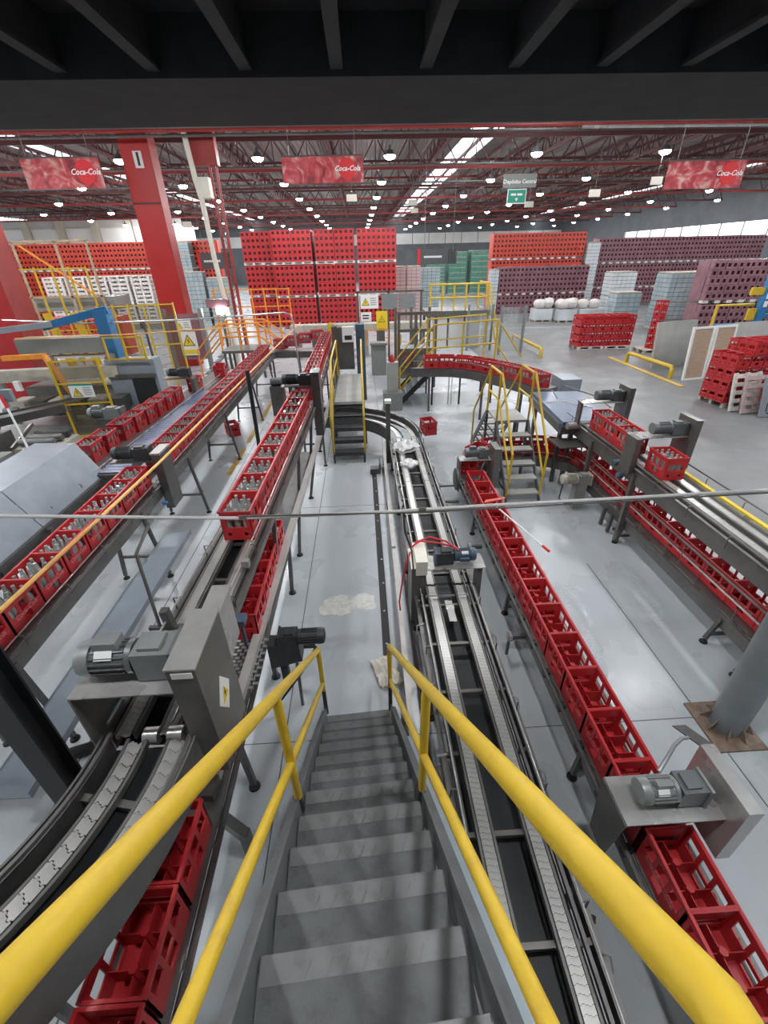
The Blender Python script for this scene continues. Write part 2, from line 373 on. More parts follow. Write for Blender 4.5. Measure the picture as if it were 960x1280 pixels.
sky_i = {7.3: 0, 7.3 + BX * -7: 0, 7.3 + BX * 7: 0}
YS = [4.5 + BY * j for j in range(-2, 13)]
for i, x in enumerate(XS):
    for y in YS:
        s_ = x in sky_i
        w = 0.5 if s_ else 1.0
        o = link('skylight_panel' if s_ else 'roof_panel', sm if s_ else pm, CEIL, (x, y, RZ)); o.scale = (w, 1, 1)
        if s_:
            for dx in (-0.375, 0.375):
                o = link('roof_panel', pm, CEIL, (x + dx * BX, y, RZ)); o.scale = (0.25, 1, 1)
box_me = MB().box(0, 0, 0, 1, 1, 1)
def unit_box(m):
    k = 'unit_' + m
    if k not in bpy.data.meshes: box_me.mesh(k, m)
    return bpy.data.meshes[k]
def bar(name, parent, p0, p1, w, h, m):
    """a straight square member as an object of its own, sharing one unit mesh per material"""
    p0 = Vector(p0); p1 = Vector(p1); d = p1 - p0; l = d.length; d.normalize(); u = Vector((0, 0, 1))
    if abs(d.dot(u)) > 0.98: u = Vector((0, 1, 0))
    x = d.cross(u).normalized(); z = x.cross(d)
    o = bpy.data.objects.new(name, unit_box(m)); COL.objects.link(o); o.parent = parent
    M = Matrix((x * w, d * l, z * h)).transposed().to_4x4(); M.translation = (p0 + p1) / 2
    o.matrix_local = M
    return o
for i in range(-24, 20):
    x = 7.3 + 1.85 * i
    bar('purlin', CEIL, (x, -6, RZ - 0.12), (x, 95, RZ - 0.12), 0.09, 0.16, 'truss')
TY = [8.2 + BY * k for k in range(-1, 11)]
def lattice(root, pts_fn, n, zt, zb, near, mw, mc, wv=0.05):
    """pts_fn(k) gives plan position of panel point k"""
    a, e = pts_fn(0), pts_fn(n)
    bar('top_chord', root, (*a, zt), (*e, zt), 0.12, 0.14, mc); bar('bottom_chord', root, (*a, zb), (*e, zb), 0.12, 0.14, mc)
    rest = MB()
    for k in range(n):
        p, q = pts_fn(k), pts_fn(k + 1); mid = ((p[0] + q[0]) / 2, (p[1] + q[1]) / 2)
        for s0, s1 in (((*p, zb), (*mid, zt)), ((*mid, zt), (*q, zb))):
            if near(mid): bar('web_member', root, s0, s1, wv, wv, mw)
            else: rest.beam(s0, s1, wv, wv)
        if not near(mid): continue
        bar('web_post', root, (*mid, zb), (*mid, zt), wv * 0.8, wv * 0.8, mw)
    if rest.v:
        o = rest.build('far_web_members', mw, root); o['kind'] = 'stuff'
for k, y in enumerate(TY):
    t = struct(bpy.data.objects.new('roof_truss', None), '%s red-brown lattice roof truss, counted from the dark deck' % ORD[k]); COL.objects.link(t)
    lattice(t, lambda i, y=y: (-46 + 1.85 * i, y), 45, RZ - 0.25, 8.45, (lambda m: abs(m[0]) < 24) if 15 < y < 40 else (lambda m: False), 'truss', 'truss_red' if k % 2 == 0 else 'truss', 0.055)
for k, x in enumerate((-23.5, -17.9, -12.3, -6.7, -1.2, 4.5, 10.3, 16.2, 22.0, 28.0)):
    t = struct(bpy.data.objects.new('roof_joist', None), '%s lattice roof joist running along the hall, counted from the far left' % ORD[k]); COL.objects.link(t)
    lattice(t, lambda i, x=x: (x, 8.2 + 1.48 * i), 55, RZ - 0.3, 8.9, lambda m: 19 < m[1] < 34, 'truss', 'truss', 0.045)

# dark mezzanine deck overhead: joists, deck plate, edge beam
DK = struct(bpy.data.objects.new('ceiling_mezzanine', None), 'dark underside of the mezzanine deck stopping short of the near stairs'); COL.objects.link(DK)
b = MB(); b.bb(-9, 9, 3.0, 6.3, 5.93, 6.0); b.build('deck_plate', 'dark_deck', DK)  # near end cut off out of view so lamps can light the stairs
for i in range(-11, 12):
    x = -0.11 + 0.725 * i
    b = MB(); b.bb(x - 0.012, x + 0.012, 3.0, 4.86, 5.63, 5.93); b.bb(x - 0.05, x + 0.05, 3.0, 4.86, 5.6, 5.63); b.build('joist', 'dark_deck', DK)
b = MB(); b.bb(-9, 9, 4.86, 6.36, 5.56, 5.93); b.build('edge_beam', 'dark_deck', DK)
b = MB(); b.bb(-9, 9, 6.36, 6.62, 5.60, 5.66); b.bb(-9, 9, 6.56, 6.62, 5.66, 6.0); b.build('edge_lip', 'edge_lip', DK)
# ------------------------------------------------------------------ near steel stairs with yellow rails
def stair_c(y): return -0.07 - 0.056 * (y - 0.4)
SL = 0.93
def tread_z(y): return 0.12 + (2.88 - y) * SL
NS = W_(thing('steel_stairs', 'dark steel stairs with yellow pipe handrails descending to the factory floor', 'stairs', (-0.2, 2.9, 0)))
going = 0.236
def tread_mesh():
    b = MB(); w = 0.66
    b.bb(-w / 2, w / 2, 0, 0.26, -0.006, 0); b.bb(-w / 2, w / 2, 0.252, 0.26, -0.05, 0); b.bb(-w / 2, w / 2, 0, 0.008, -0.05, 0)
    return b.mesh('tread', 'tread')
tm = tread_mesh()
def tooth_mesh():
    b = MB(); b.box(0, 0, 0.002, 0.006, 0.045, 0.004, Matrix.Rotation(-0.5, 3, 'Z')); return b.mesh('grip_rib', 'steel_dark')
gm = tooth_mesh()
nm_ = MB().bb(-0.325, 0.325, 0.19, 0.262, 0.0, 0.0015).mesh('tread_nosing', 'tread_nose')
RZS = 0.056
for i in range(12):
    y = 2.88 - going * i - 0.26
    z = 0.12 + going * SL * i + 0.06
    if z > 2.78: break
    c = stair_c(y + 0.13)
    o = link('tread', tm, NS, (c + 0.2, y - 2.9, z), RZS)
    link('tread_nosing', nm_, o)
    if i >= 5:
        for j in range(7): link('grip_rib', gm, o, (-0.17 + j * 0.06 + random.uniform(-0.01, 0.01), 0.215, 0.0))
for s, m in ((-1, 'stringer'), (1, 'stringer')):
    y0, y1 = 2.98, 0.02
    x0, x1 = stair_c(y0) + s * 0.35, stair_c(y1) + s * 0.35
    b = MB(); b.beam((x0, y0, tread_z(y0) - 0.02), (x1, y1, tread_z(y1) - 0.02), 0.012, 0.20)
    b.beam((x0 + s * 0.02, y0, tread_z(y0) + 0.075), (x1 + s * 0.02, y1, tread_z(y1) + 0.075), 0.05, 0.012)
    b.build('stringer', m, NS)
b = MB(); b.beam((stair_c(2.3) + 0.405, 2.3, tread_z(2.3) - 0.03), (stair_c(0.1) + 0.405, 0.1, tread_z(0.1) - 0.03), 0.085, 0.016); b.build('stringer_cover', 'stringer_cover', NS)
def rail_z(y): return 0.98 + (3.03 - y) * SL
for s in (-1, 1):
    X = lambda y: stair_c(y) + s * 0.35
    b = MB(); b.tube([(X(3.03), 3.03, rail_z(3.03)), (X(2.0), 2.0, rail_z(2.0)), (X(1.0), 1.0, rail_z(1.0)), (X(0.1), 0.1, rail_z(0.1)), (X(-0.4), -0.4, rail_z(0.1) + 0.1), (X(-1.4), -1.4, rail_z(0.1) + 0.1)], 0.027, 12)
    b.build('handrail', 'yellow', NS, True)
    b = MB(); b.tube([(X(3.03), 3.03, rail_z(3.03) - 0.5), (X(1.33), 1.33, rail_z(1.33) - 0.55), (X(0.1), 0.1, rail_z(0.1) - 0.56), (X(-1.4), -1.4, rail_z(0.1) - 0.46)], 0.022, 10)
    b.build('mid_rail', 'yellow', NS, True)
    for y in (3.03, 1.33, -0.35):
        zb = tread_z(y) - 0.02; zt = min(rail_z(y), 3.8)
        zs = zb + (0.42 if y > 3 else 0.14)
        b = MB(); b.tube([(X(y), y, zs), (X(y), y, zt - 0.06), (X(y), y, zt)], [0.022, 0.024, 0.016], 10); p = b.build('rail_post', 'yellow', NS, True)
        b = MB(); b.tube([(X(y), y, zb), (X(y), y, zs)], 0.022, 8); b.build('post_base', 'black_paint', p)
b = MB(); b.bb(-0.75, 0.6, -2.6, 0.06, 2.68, 2.74); b.build('landing', 'tread', NS)
for x in (-0.7, 0.55):
    b = MB(); b.bb(x - 0.04, x + 0.04, -0.5, -0.42, 0, 2.68); b.build('landing_post', 'black_paint', NS)

# ------------------------------------------------------------------ columns near the camera
b = MB(); bx, by = -2.25, 1.82
b.bb(bx - 0.08, bx + 0.08, by - 0.08, by - 0.066, 0, 5.56); b.bb(bx - 0.08, bx + 0.08, by + 0.066, by + 0.08, 0, 5.56); b.bb(bx - 0.006, bx + 0.006, by - 0.07, by + 0.07, 0, 5.56)
b.bb(bx - 0.14, bx + 0.14, by - 0.14, by + 0.14, 0, 0.015)
struct(b.build('column_black', 'black_paint'), 'black steel beam column behind the curved chain conveyor')
gc = W_(thing('round_column', 'round grey steel column on rusty square base plate beside the two-level conveyor', 'column', (3.6, 2.61, 0)))
gc['kind'] = 'structure'
b = MB(); b.lathe([(0.152, 0.02), (0.152, 5.56)], 20, 0, Matrix.Translation((3.6, 2.61, 0))); b.build('shaft', 'post_grey', gc, True)
b = MB(); b.bb(3.33, 3.83, 2.33, 2.88, 0.0, 0.022); b.build('base_plate', 'rust', gc)
for k in range(8):
    a = k * PI / 4 + 0.2; d = Vector((math.cos(a), math.sin(a), 0)); n = Vector((-d.y, d.x, 0)) * 0.006; c = Vector((3.6, 2.61, 0.022))
    p = [c + d * 0.15, c + d * 0.235, c + d * 0.15 + Vector((0, 0, 0.13))]
    b = MB(); b.add([q + n for q in p] + [q - n for q in p], [(0, 1, 2), (5, 4, 3), (0, 3, 4, 1), (1, 4, 5, 2), (2, 5, 3, 0)]); b.build('gusset', 'rust', gc)

# ------------------------------------------------------------------ crates and bottles
CW, CL, CH, CT = 0.31, 0.444, 0.34, 0.011
def panel(b, w, h, us, vs_, holes, fn, t):
    """wall panel of thickness t: grid cells minus holes, with real edges; fn(u, v, d) maps to 3D"""
    nu, nv = len(us) - 1, len(vs_) - 1; H = set(holes)
    solid = lambda i, j: 0 <= i < nu and 0 <= j < nv and (i, j) not in H
    for i in range(nu):
        for j in range(nv):
            if (i, j) in H: continue
            u0, u1, v0, v1 = us[i], us[i + 1], vs_[j], vs_[j + 1]
            b.add([fn(u0, v0, 0), fn(u1, v0, 0), fn(u1, v1, 0), fn(u0, v1, 0)], [(0, 1, 2, 3)])
            b.add([fn(u0, v0, t), fn(u1, v0, t), fn(u1, v1, t), fn(u0, v1, t)], [(3, 2, 1, 0)])
            for di, dj, a, c in ((-1, 0, (u0, v0), (u0, v1)), (1, 0, (u1, v1), (u1, v0)), (0, -1, (u1, v0), (u0, v0)), (0, 1, (u0, v1), (u1, v1))):
                if not solid(i + di, j + dj): b.add([fn(*a, 0), fn(*c, 0), fn(*c, t), fn(*a, t)], [(0, 1, 2, 3)])
def crate_mb(nx=2, ny=3, dividers=True, low=False):
    b = MB(); w, l, h, t = CW, CL, CH, CT
    # long walls: three windows above, three below; short walls: handle slot and two windows
    ul = [0, .04, .14, .172, .272, .304, .404, l]; vl = [0, .05, .13, .165, .275, h]
    hl = [(1, 3), (3, 3), (5, 3), (3, 1)]
    us = [0, .05, .09, .125, .185, .22, .26, w]; vs_ = [0, .05, .09, .15, .24, .28, h]
    hs = [(2, 3), (3, 3), (4, 3), (1, 3), (5, 3), (1, 1), (5, 1)]
    if low:
        ul = [0, .06, .15, .18, .27, .30, .39, l]; vl = [0, .12, .27, h]; hl = [(1, 1), (3, 1), (5, 1)]
        us = [0, .07, .235, w]; vs_ = [0, .11, .27, h]; hs = [(1, 1)]
    for s in (-1, 1):
        panel(b, l, h, ul, vl, hl, lambda u, v, d, s=s: (s * (w / 2 - d), s * (u - l / 2), v), t)
        panel(b, w, h, us, vs_, hs, lambda u, v, d, s=s: (-s * (u - w / 2), s * (l / 2 - d), v), t)
    b.bb(-w / 2 + t, w / 2 - t, -l / 2 + t, l / 2 - t, 0.008, 0.02)
    if not low:
        for s in (-1, 1):       # rolled rim
            b.bb(s * (w / 2 + 0.004) - 0.008, s * (w / 2 + 0.004) + 0.008, -l / 2 - 0.004, l / 2 + 0.004, h - 0.02, h + 0.003)
            b.bb(-w / 2 + 0.004, w / 2 - 0.004, s * (l / 2 + 0.0) - 0.006, s * (l / 2 + 0.0) + 0.006, h - 0.02, h + 0.003)
        if dividers:
            dh = 0.17
            for i in range(1, nx): b.bb(-w / 2 + w * i / nx - 0.003, -w / 2 + w * i / nx + 0.003, -l / 2 + t, l / 2 - t, 0.02, dh)
            for j in range(1, ny): b.bb(-w / 2 + t, w / 2 - t, -l / 2 + l * j / ny - 0.003, -l / 2 + l * j / ny + 0.003, 0.02, dh)
            for i in range(1, nx):      # hexagonal nodes where dividers meet
                for j in range(1, ny): b.lathe([(0.032, 0.02), (0.026, dh + 0.035)], 6, 0, Matrix.Translation((-w / 2 + w * i / nx, -l / 2 + l * j / ny, 0)))
    return b
ME_CRATE = crate_mb().mesh('crate', 'red_crate')
_b = crate_mb(low=True); _b.bb(-.13, .13, -.2, .2, .02, .31, 1)      # contents as one block, painted dark like the shade inside
ME_CRATE_LOW = _b.mesh('crate_low', ['red_crate', 'crate_hole_shade'])
LOGO = text_mesh('Coca-Cola', 0.07, 'logo_pink', 0.35, 'logo', 0.001, 0.0008)
def bottle_mb(n=8):
    return MB().lathe([(0.036, 0.0), (0.043, 0.012), (0.043, 0.10), (0.038, 0.125), (0.042, 0.155), (0.036, 0.20), (0.019, 0.25), (0.0155, 0.30), (0.0165, 0.31)], n)
ME_BOTTLE = bottle_mb().mesh('bottle', 'bottle_glass', True)
FAR_BOTTLES = MB()
BOT_N = [0]
GB = 'empty glass bottles standing in red crates'
def crate(x, y, z, label, group, rz=0.0, bottles=0, blabel=None, logo=False, me=None, tilt=0.0):
    o = link('plastic_crate', me or ME_CRATE, None, (x, y, z), rot=(tilt, 0, rz)); tag(o, label, 'crate', group)
    if logo:
        for s in (-1, 1): link('logo', LOGO, o, (s * (CW / 2 + 0.0015), 0.0, 0.148), rot=(PI / 2, 0, s * PI / 2))
    if bottles:
        M = Matrix.Translation((x, y, z)) @ Matrix.Rotation(rz, 4, 'Z')
        for i in range(3):
            for j in range(4):
                if random.random() < 0.06: continue
                p = M @ Vector((-0.093 + i * 0.093, -0.152 + j * 0.1015, 0.02)); tl = (random.uniform(-.05, .05), random.uniform(-.05, .05), 0)
                if bottles == 1 and BOT_N[0] < 300:
                    q = link('bottle', ME_BOTTLE, None, p, rot=tl); tag(q, blabel, 'bottle', GB); BOT_N[0] += 1
                else:
                    FAR_BOTTLES.merge(BOT6, Matrix.Translation(p))
    return o
BOT6 = bottle_mb(6)
P = 0.452
# row on the raised conveyor next to the aisle (two chains)
def L2x(y): return -1.37 + (min(y, 8.4) - 3.85) * 0.033
ZL2 = 1.77
for i in range(10):
    y = 3.85 + P * (i + 0.5)
    crate(L2x(y), y, ZL2, 'red crate of bottles, %s from the front of the raised centre row' % ORD[i], 'crates on the raised centre conveyor', -0.033, 1,
          'empty bottle in the %s crate from front of the raised centre row' % ORD[i], i < 4)
for i in range(16):
    y = 9.15 + P * (i + 0.5)
    crate(-1.22, y, ZL2 - 0.06, 'red crate of bottles, %s beyond the far drive post of the raised row' % ORD[i], 'crates on the raised centre conveyor', 0, 2)
ZL1 = 1.26
k = 0
for i in range(9):
    y = 6.29 - P * (i + 0.5)
    crate(-3.53, y, ZL1, 'red crate of bottles under yellow tube, %s on near side of maroon drive box' % ORD[i], 'crates on the long conveyor under the yellow tube', 0, 1 if i < 9 else 2,
          'empty bottle in the %s crate on near side of the maroon drive box' % ORD[i], True)
for i in range(22):
    y = 6.85 + P * (i + 0.5)
    crate(-3.53, y, ZL1, 'red crate of bottles under the yellow tube, %s beyond the maroon drive box' % ORD[i], 'crates on the long conveyor under the yellow tube', 0, 2)
for i in range(4):
    crate(-3.05 + i * 0.46, 17.45, ZL1 + 0.1 + 0.09 * i, 'red crate, %s on the curved link between the two raised rows' % ORD[i], 'crates on the curved link', PI / 2 + (0.3 if i == 3 else (-0.3 if i == 0 else 0)), 2)
# lower row under the raised centre conveyor
for i, y in enumerate((0.45, 0.91, 1.37, 2.35, 3.55, 4.01, 4.47, 4.93)):
    crate(-1.36, y, 0.87, 'red crate on the lower deck under the chain conveyor, %s from the camera' % ORD[i], 'crates on the lower deck beside the floor aisle', 0, 0, logo=False)
# row of empty crates in front of the wet floor
ZR1 = 0.46
r1 = [0.52 + 0.222, 0.97 + 0.222] + [1.44 + 0.226 + P * i for i in range(13)]
for i, y in enumerate(r1):
    crate(2.0, y, ZR1, 'empty open red crate, %s from the camera in the low empty row' % ORD[i], 'empty crates in the low row', 0, 0, logo=True)
for i, (x, y, rz) in enumerate(((2.08, 8.05, -0.35), (2.33, 8.5, -0.85), (2.75, 8.8, -1.35), (3.22, 8.86, -PI / 2), (3.68, 8.82, -1.75), (4.1, 8.62, -2.2), (4.4, 8.25, -2.75))):
    crate(x, y, 0.47, 'red crate, %s on the low bend that runs under the crossover steps' % ORD[i], 'crates on the low bend', rz, 0)
for i in range(11):
    y = 7.75 - P * i
    crate(4.52, y, 0.48, 'red crate on the lower deck of the two-level conveyor, %s from the bend' % ORD[i], 'crates on the lower deck of the two-level conveyor', 0, 0, logo=True)
ZR2 = 1.37
crate(4.44, 5.75, ZR2, 'single red crate of bottles in front of the drive on the two-level conveyor', 'crates on the upper deck of the two-level conveyor', 0, 1, 'empty bottle in the single crate in front of the upper deck drive', True)
for i in range(3):
    crate(4.44, 6.72 + P * (i + 0.0), ZR2, 'red crate of bottles between the two upper deck drives, %s from the camera' % ORD[i], 'crates on the upper deck of the two-level conveyor', 0, 1, 'empty bottle in the %s crate between the two upper deck drives' % ORD[i], True)
far_curve = [(4.42, 10.95, 0.25), (4.27, 11.4, 0.4), (4.06, 11.82, 0.5), (3.83, 12.22, 0.55), (3.58, 12.6, 0.6), (3.3, 12.96, 0.75), (2.95, 13.25, 1.1), (2.5, 13.42, 1.4), (2.04, 13.48, 1.57)]
for i, (x, y, rz) in enumerate(far_curve):
    crate(x, y, 1.36, 'red crate, %s behind the blue belt table on the rising far bend' % ORD[i], 'crates on the far bend behind the blue belt', rz, 2 if i < 4 else 0)
# outer row by the caged machine
for i in range(8):
    y = 7.5 + 0.5 * (i + 0.5) + (0.12 if i > 1 else 0)
    crate(-5.08 + 0.03 * i, y, 1.16, 'red crate of bottles, %s beyond the sheet metal tunnel by the caged machine' % ORD[i], 'crates beside the caged machine', random.uniform(-.05, .05), 2)
for i, (x, y) in enumerate(((-4.72, 12.6), (-4.45, 14.2))):
    crate(x, y, 1.16, 'red crate %s the grey motor at the end of the outer row' % ('just past' if i == 0 else 'well beyond'), 'crates beside the caged machine', 0.1, 0)
crate(-3.78, 12.05, 0.0, 'single dull red crate standing on the floor under the long conveyor', None, 0.5, 0)
crate(1.58, 10.6, 0.36, 'red crate hung beside the end of the twin chain conveyor near the rags', None, 0.2, 0)
# ------------------------------------------------------------------ conveyors
def link_mesh(name, w, p, m):
    """flat chain plate with the wavy interlocking edge"""
    e = [(-.5, 0), (-.36, 0), (-.30, .16), (-.16, .16), (-.10, 0), (.10, 0), (.16, -.16), (.30, -.16), (.36, 0), (.5, 0)]
    lo = [(a * w, (c - .5) * p * 0.97) for a, c in e]; hi = [(a * w, (c + .5) * p * 0.93) for a, c in reversed(e)]
    return MB().prism(lo + hi, -0.006, 0.0).mesh(name, m)
LINK = link_mesh('chain_link', 0.085, 0.04, 'chain'); LINK_WIDE = link_mesh('chain_link_wide', 0.085, 0.08, 'chain')
def chain_run(root, x, y0, y1, z, near_y, pitch=0.04):
    """individual plates up to near_y, then one joined run"""
    y = y0
    while y < min(near_y, y1): link('chain_link', LINK, root, (x, y, z)); y += pitch
    if y < y1:
        b = MB(); b.bb(x - 0.0425, x + 0.0425, y, y1, z - 0.006, z - 0.002)
        while y < y1:
            b.bb(x - 0.042, x + 0.042, y, y + pitch * 1.85, z - 0.002, z); y += pitch * 2
        o = b.build('chain_run', 'chain', root, world=False); o['kind'] = 'stuff'
def leg_pair(root, x0, x1, y, z1, m='steel_dark', foot=True, spread=0.0, cross=True):
    for s, x in ((-1, x0), (1, x1)):
        b = MB(); b.beam((x, y, z1), (x + s * spread, y, 0.06 if foot else 0), 0.045, 0.045); lg = b.build('leg', m, root, world=False)
        if foot:
            b = MB(); b.lathe([(0.012, 0.02), (0.012, 0.08)], 8, 0, Matrix.Translation((x + s * spread, y, 0))); b.lathe([(0.05, 0.0), (0.045, 0.018), (0.015, 0.03)], 12, 0, Matrix.Translation((x + s * spread, y, 0)))
            b.build('levelling_foot', 'rubber', lg, True, world=False)
    if cross:
        b = MB(); b.beam((x0 - spread * .6, y, z1 * 0.35), (x1 + spread * .6, y, z1 * 0.35), 0.035, 0.035); b.build('leg_brace', m, root, world=False)
def guide(root, x, y0, y1, z, side, n=None, m='steel_bright', r=0.008, drop=0.12, off=0.05):
    """round guide rail on bent brackets; side = direction of the frame it hangs from"""
    b = MB(); b.tube([(x, y0, z), (x, y1, z)], r, 8); b.build('guide_rail', m, root, True, world=False)
    n = n or max(2, int((y1 - y0) / 0.7))
    for i in range(n):
        y = y0 + (y1 - y0) * (i + 0.5) / n
        b = MB(); b.tube([(x, y, z), (x + side * off, y, z), (x + side * off, y, z - drop)], 0.007, 6); b.build('guide_bracket', 'steel', root, True, world=False)
def conveyor(name, label, x, y0, y1, zb, w, rz=0, near=0, chains=(), legs=(), guides=True, panel_h=0.16, pm='steel', rail_h=0.1, legsp=0.0, cat='conveyor', bed=None, bars=0.6, lip=True, gz=None, zl=None):
    """straight conveyor along local y from y0 (root) to y1; belt top at zb"""
    root = thing(name, label, cat, (x, y0, 0), rz); L = y1 - y0
    for s in (-1, 1):
        b = MB(); b.bb(s * w / 2 - 0.006, s * w / 2 + 0.006, 0, L, zb - panel_h - 0.02, zb - 0.02)
        if lip: b.bb(s * (w / 2 + 0.02) - 0.02, s * (w / 2 + 0.02) + 0.02, 0, L, zb - 0.03, zb - 0.02)
        b.build('side_panel', pm, root, world=False)
        b = MB(); b.bb(s * (w / 2 - 0.055) - 0.012, s * (w / 2 - 0.055) + 0.012, 0, L, zb - 0.05, zb - 0.008); b.build('inner_rail', 'steel_dark', root, world=False)
    for cx in chains:
        chain_run(root, cx, 0, L, zb, near - y0)
        for s in (-1, 1):
            b = MB(); b.bb(cx + s * 0.058 - 0.009, cx + s * 0.058 + 0.009, 0, L, zb - 0.06, zb - 0.004); b.build('wear_strip', 'steel', root, world=False)
    if bed:
        b = MB(); b.bb(-w / 2 + 0.01, w / 2 - 0.01, 0, L, zb - 0.02, zb - 0.004); b.build('belt', bed, root, world=False)
    k = int(L / bars)
    for i in range(k):
        y = L * (i + 0.5) / k
        b = MB(); b.bb(-w / 2, w / 2, y - 0.018, y + 0.018, zb - 0.09, zb - 0.05); b.build('cross_bar', 'steel', root, world=False)
    for y in legs: leg_pair(root, -w / 2, w / 2, y - y0, (zl or zb) - 0.1, spread=legsp)
    if guides:
        for s in (-1, 1): guide(root, s * (w / 2 - 0.03), 0, L, gz or (zb + rail_h), s)
    return root
# raised twin chain conveyor beside the aisle, near section with bare chains, then loaded
rz2 = -0.033
cl2 = conveyor('chain_conveyor', 'raised twin chain conveyor with empty steel chains in front of the bottle crates', L2x(3.85) - 2.1 * 0.033 - 0.02, 1.72, 8.55, ZL2, 0.46, rz2, 4.0, (-0.13, 0.14), (), True, 0.14, gz=ZL2 + 0.1)
b = MB(); b.bb(-0.2, 0.2, 0, 6.8, ZL2 - 0.13, ZL2 - 0.125); b.build('drip_tray', 'black_paint', cl2, world=False)
for y in (0.9, 2.9, 4.9, 6.5):
    b = MB(); b.beam((-0.25, y, ZL2 - 0.1), (-0.25, y, 0), 0.06, 0.06); b.build('leg', 'steel_dark', cl2, world=False)
    b = MB(); b.beam((0.2, y, ZL2 - 0.1), (0.12, y, 0.9), 0.05, 0.05); b.build('hanger', 'steel_dark', cl2, world=False)
for y in (0.9, 1.6):   # clamp brackets on the guide
    b = MB(); b.bb(0.2, 0.27, y - 0.03, y + 0.03, ZL2 + 0.06, ZL2 + 0.13); b.build('clamp', 'steel_bright', cl2, world=False)
conveyor('chain_conveyor', 'far half of the raised centre conveyor beyond its tall drive post', -1.22, 8.6, 16.7, ZL2 - 0.06, 0.44, 0, 0, (-0.12, 0.12), (9.6, 12.2, 15.0), True, 0.14)
# curved bare chains sweeping away at the near end
cv = W_(thing('curved_chain_conveyor', 'curved twin chain conveyor with wavy steel links sweeping past the yellow handrail', 'conveyor', (-1.5, 1.5, 0)))
def arc(cx, cy, r, a0, a1, n): return [(cx + r * math.cos(a0 + (a1 - a0) * i / n), cy + r * math.sin(a0 + (a1 - a0) * i / n)) for i in range(n + 1)]
ACX, ACY = -3.04, 1.66     # arc centre; the bend turns towards -x as it comes closer
def arc_strip(name, r0, r1, z0, z1, m, n=22, a0=0.02, a1=-1.25):
    b = MB(); i_ = arc(ACX, ACY, r0, a0, a1, n); o_ = arc(ACX, ACY, r1, a0, a1, n)
    vs = [(*p, z) for p in i_ for z in (z0, z1)] + [(*p, z) for p in o_ for z in (z0, z1)]; k = 2 * (n + 1); fs = []
    for j in range(n):
        a = 2 * j; fs += [(a + 1, a + 3, k + a + 3, k + a + 1), (a, k + a, k + a + 2, a + 2), (a, a + 2, a + 3, a + 1), (k + a, k + a + 1, k + a + 3, k + a + 2)]
    fs += [(0, 1, k + 1, k), (2 * n, k + 2 * n, k + 2 * n + 1, 2 * n + 1)]
    b.add(vs, fs); return b.build(name, m, cv, True)
RL, RR = 1.55, 1.80
for rc in (RL, RR):
    n = int(rc * 1.27 / 0.068)
    for i in range(n):
        a = -1.27 * (i + 0.5) / n
        l = link('chain_link', LINK_WIDE, cv, (ACX + rc * math.cos(a) + 1.5, ACY + rc * math.sin(a) - 1.5, ZL2), a)
        l.scale = (1, 0.86, 1)
    arc_strip('wear_strip', rc - 0.066, rc - 0.049, ZL2 - 0.05, ZL2 - 0.004, 'steel'); arc_strip('wear_strip', rc + 0.049, rc + 0.066, ZL2 - 0.05, ZL2 - 0.004, 'steel')
arc_strip('side_panel', RL - 0.175, RL - 0.163, ZL2 - 0.16, ZL2 - 0.0, 'steel_dark'); arc_strip('guide_rail', RL - 0.15, RL - 0.13, ZL2 + 0.05, ZL2 + 0.075, 'steel_dark'); arc_strip('guide_rail', RL - 0.2, RL - 0.185, ZL2 + 0.03, ZL2 + 0.05, 'steel_dark')
arc_strip('side_panel', RR + 0.15, RR + 0.162, ZL2 - 0.18, ZL2 + 0.12, 'steel'); arc_strip('guide_rail', RR + 0.1, RR + 0.12, ZL2 + 0.05, ZL2 + 0.07, 'steel_dark')
arc_strip('drip_tray', RL - 0.16, RR - 0.075, ZL2 - 0.12, ZL2 - 0.115, 'black_paint'); arc_strip('drip_tray', RR + 0.068, RR + 0.15, ZL2 - 0.03, ZL2 - 0.025, 'steel')
for a in (-0.2, -0.65, -1.1):
    p, q = (ACX + (RL - .17) * math.cos(a), ACY + (RL - .17) * math.sin(a), ZL2 - 0.07), (ACX + (RR + .16) * math.cos(a), ACY + (RR + .16) * math.sin(a), ZL2 - 0.07)
    b = MB(); b.beam(p, q, 0.04, 0.04); b.build('cross_bar', 'steel', cv)
    b = MB(); b.beam((p[0], p[1], ZL2 - 0.1), (p[0], p[1], 0), 0.05, 0.05); b.build('leg', 'steel_dark', cv)
# lower deck beside the aisle
rr = conveyor('roller_conveyor', 'lower deck conveyor with short rollers under the raised chain conveyor', -1.36, 0.0, 8.4, 0.87, 0.40, -0.0, 0, (), (), False, 0.12, 'steel_dark', bed='steel_dark')
rm = MB().lathe([(0.014, -0.02), (0.014, 0.02)], 8).mesh('roller', 'steel_bright', True)
for i in range(14):
    for j in range(5): link('roller', rm, rr, (-0.09 + 0.07 * j + (0.035 if i % 2 else 0), 2.72 + 0.045 * i, 0.872), rot=(0, PI / 2, 0))
ab = W_(thing('side_beam', 'long square steel side beam on legs along the floor aisle', 'beam', (-1.15, 6, 0)))
b = MB(); b.beam((-1.27, 1.9, 0.9), (-0.9, 13.0, 0.9), 0.085, 0.08); b.build('beam', 'stainless', ab)
b = MB(); b.beam((-1.275, 1.75, 0.9), (-1.27, 1.9, 0.9), 0.085, 0.09); b.build('beam_end', 'steel', ab)
b = MB(); b.beam((-1.275, 1.78, 0.86), (-1.275, 1.78, 0.5), 0.08, 0.08); b.beam((-1.275, 1.78, 0.62), (-1.1, 1.74, 0.36), 0.075, 0.075); b.beam((-1.1, 1.74, 0.40), (-1.1, 1.74, 0.0), 0.07, 0.07); b.build('end_leg', 'steel', ab)
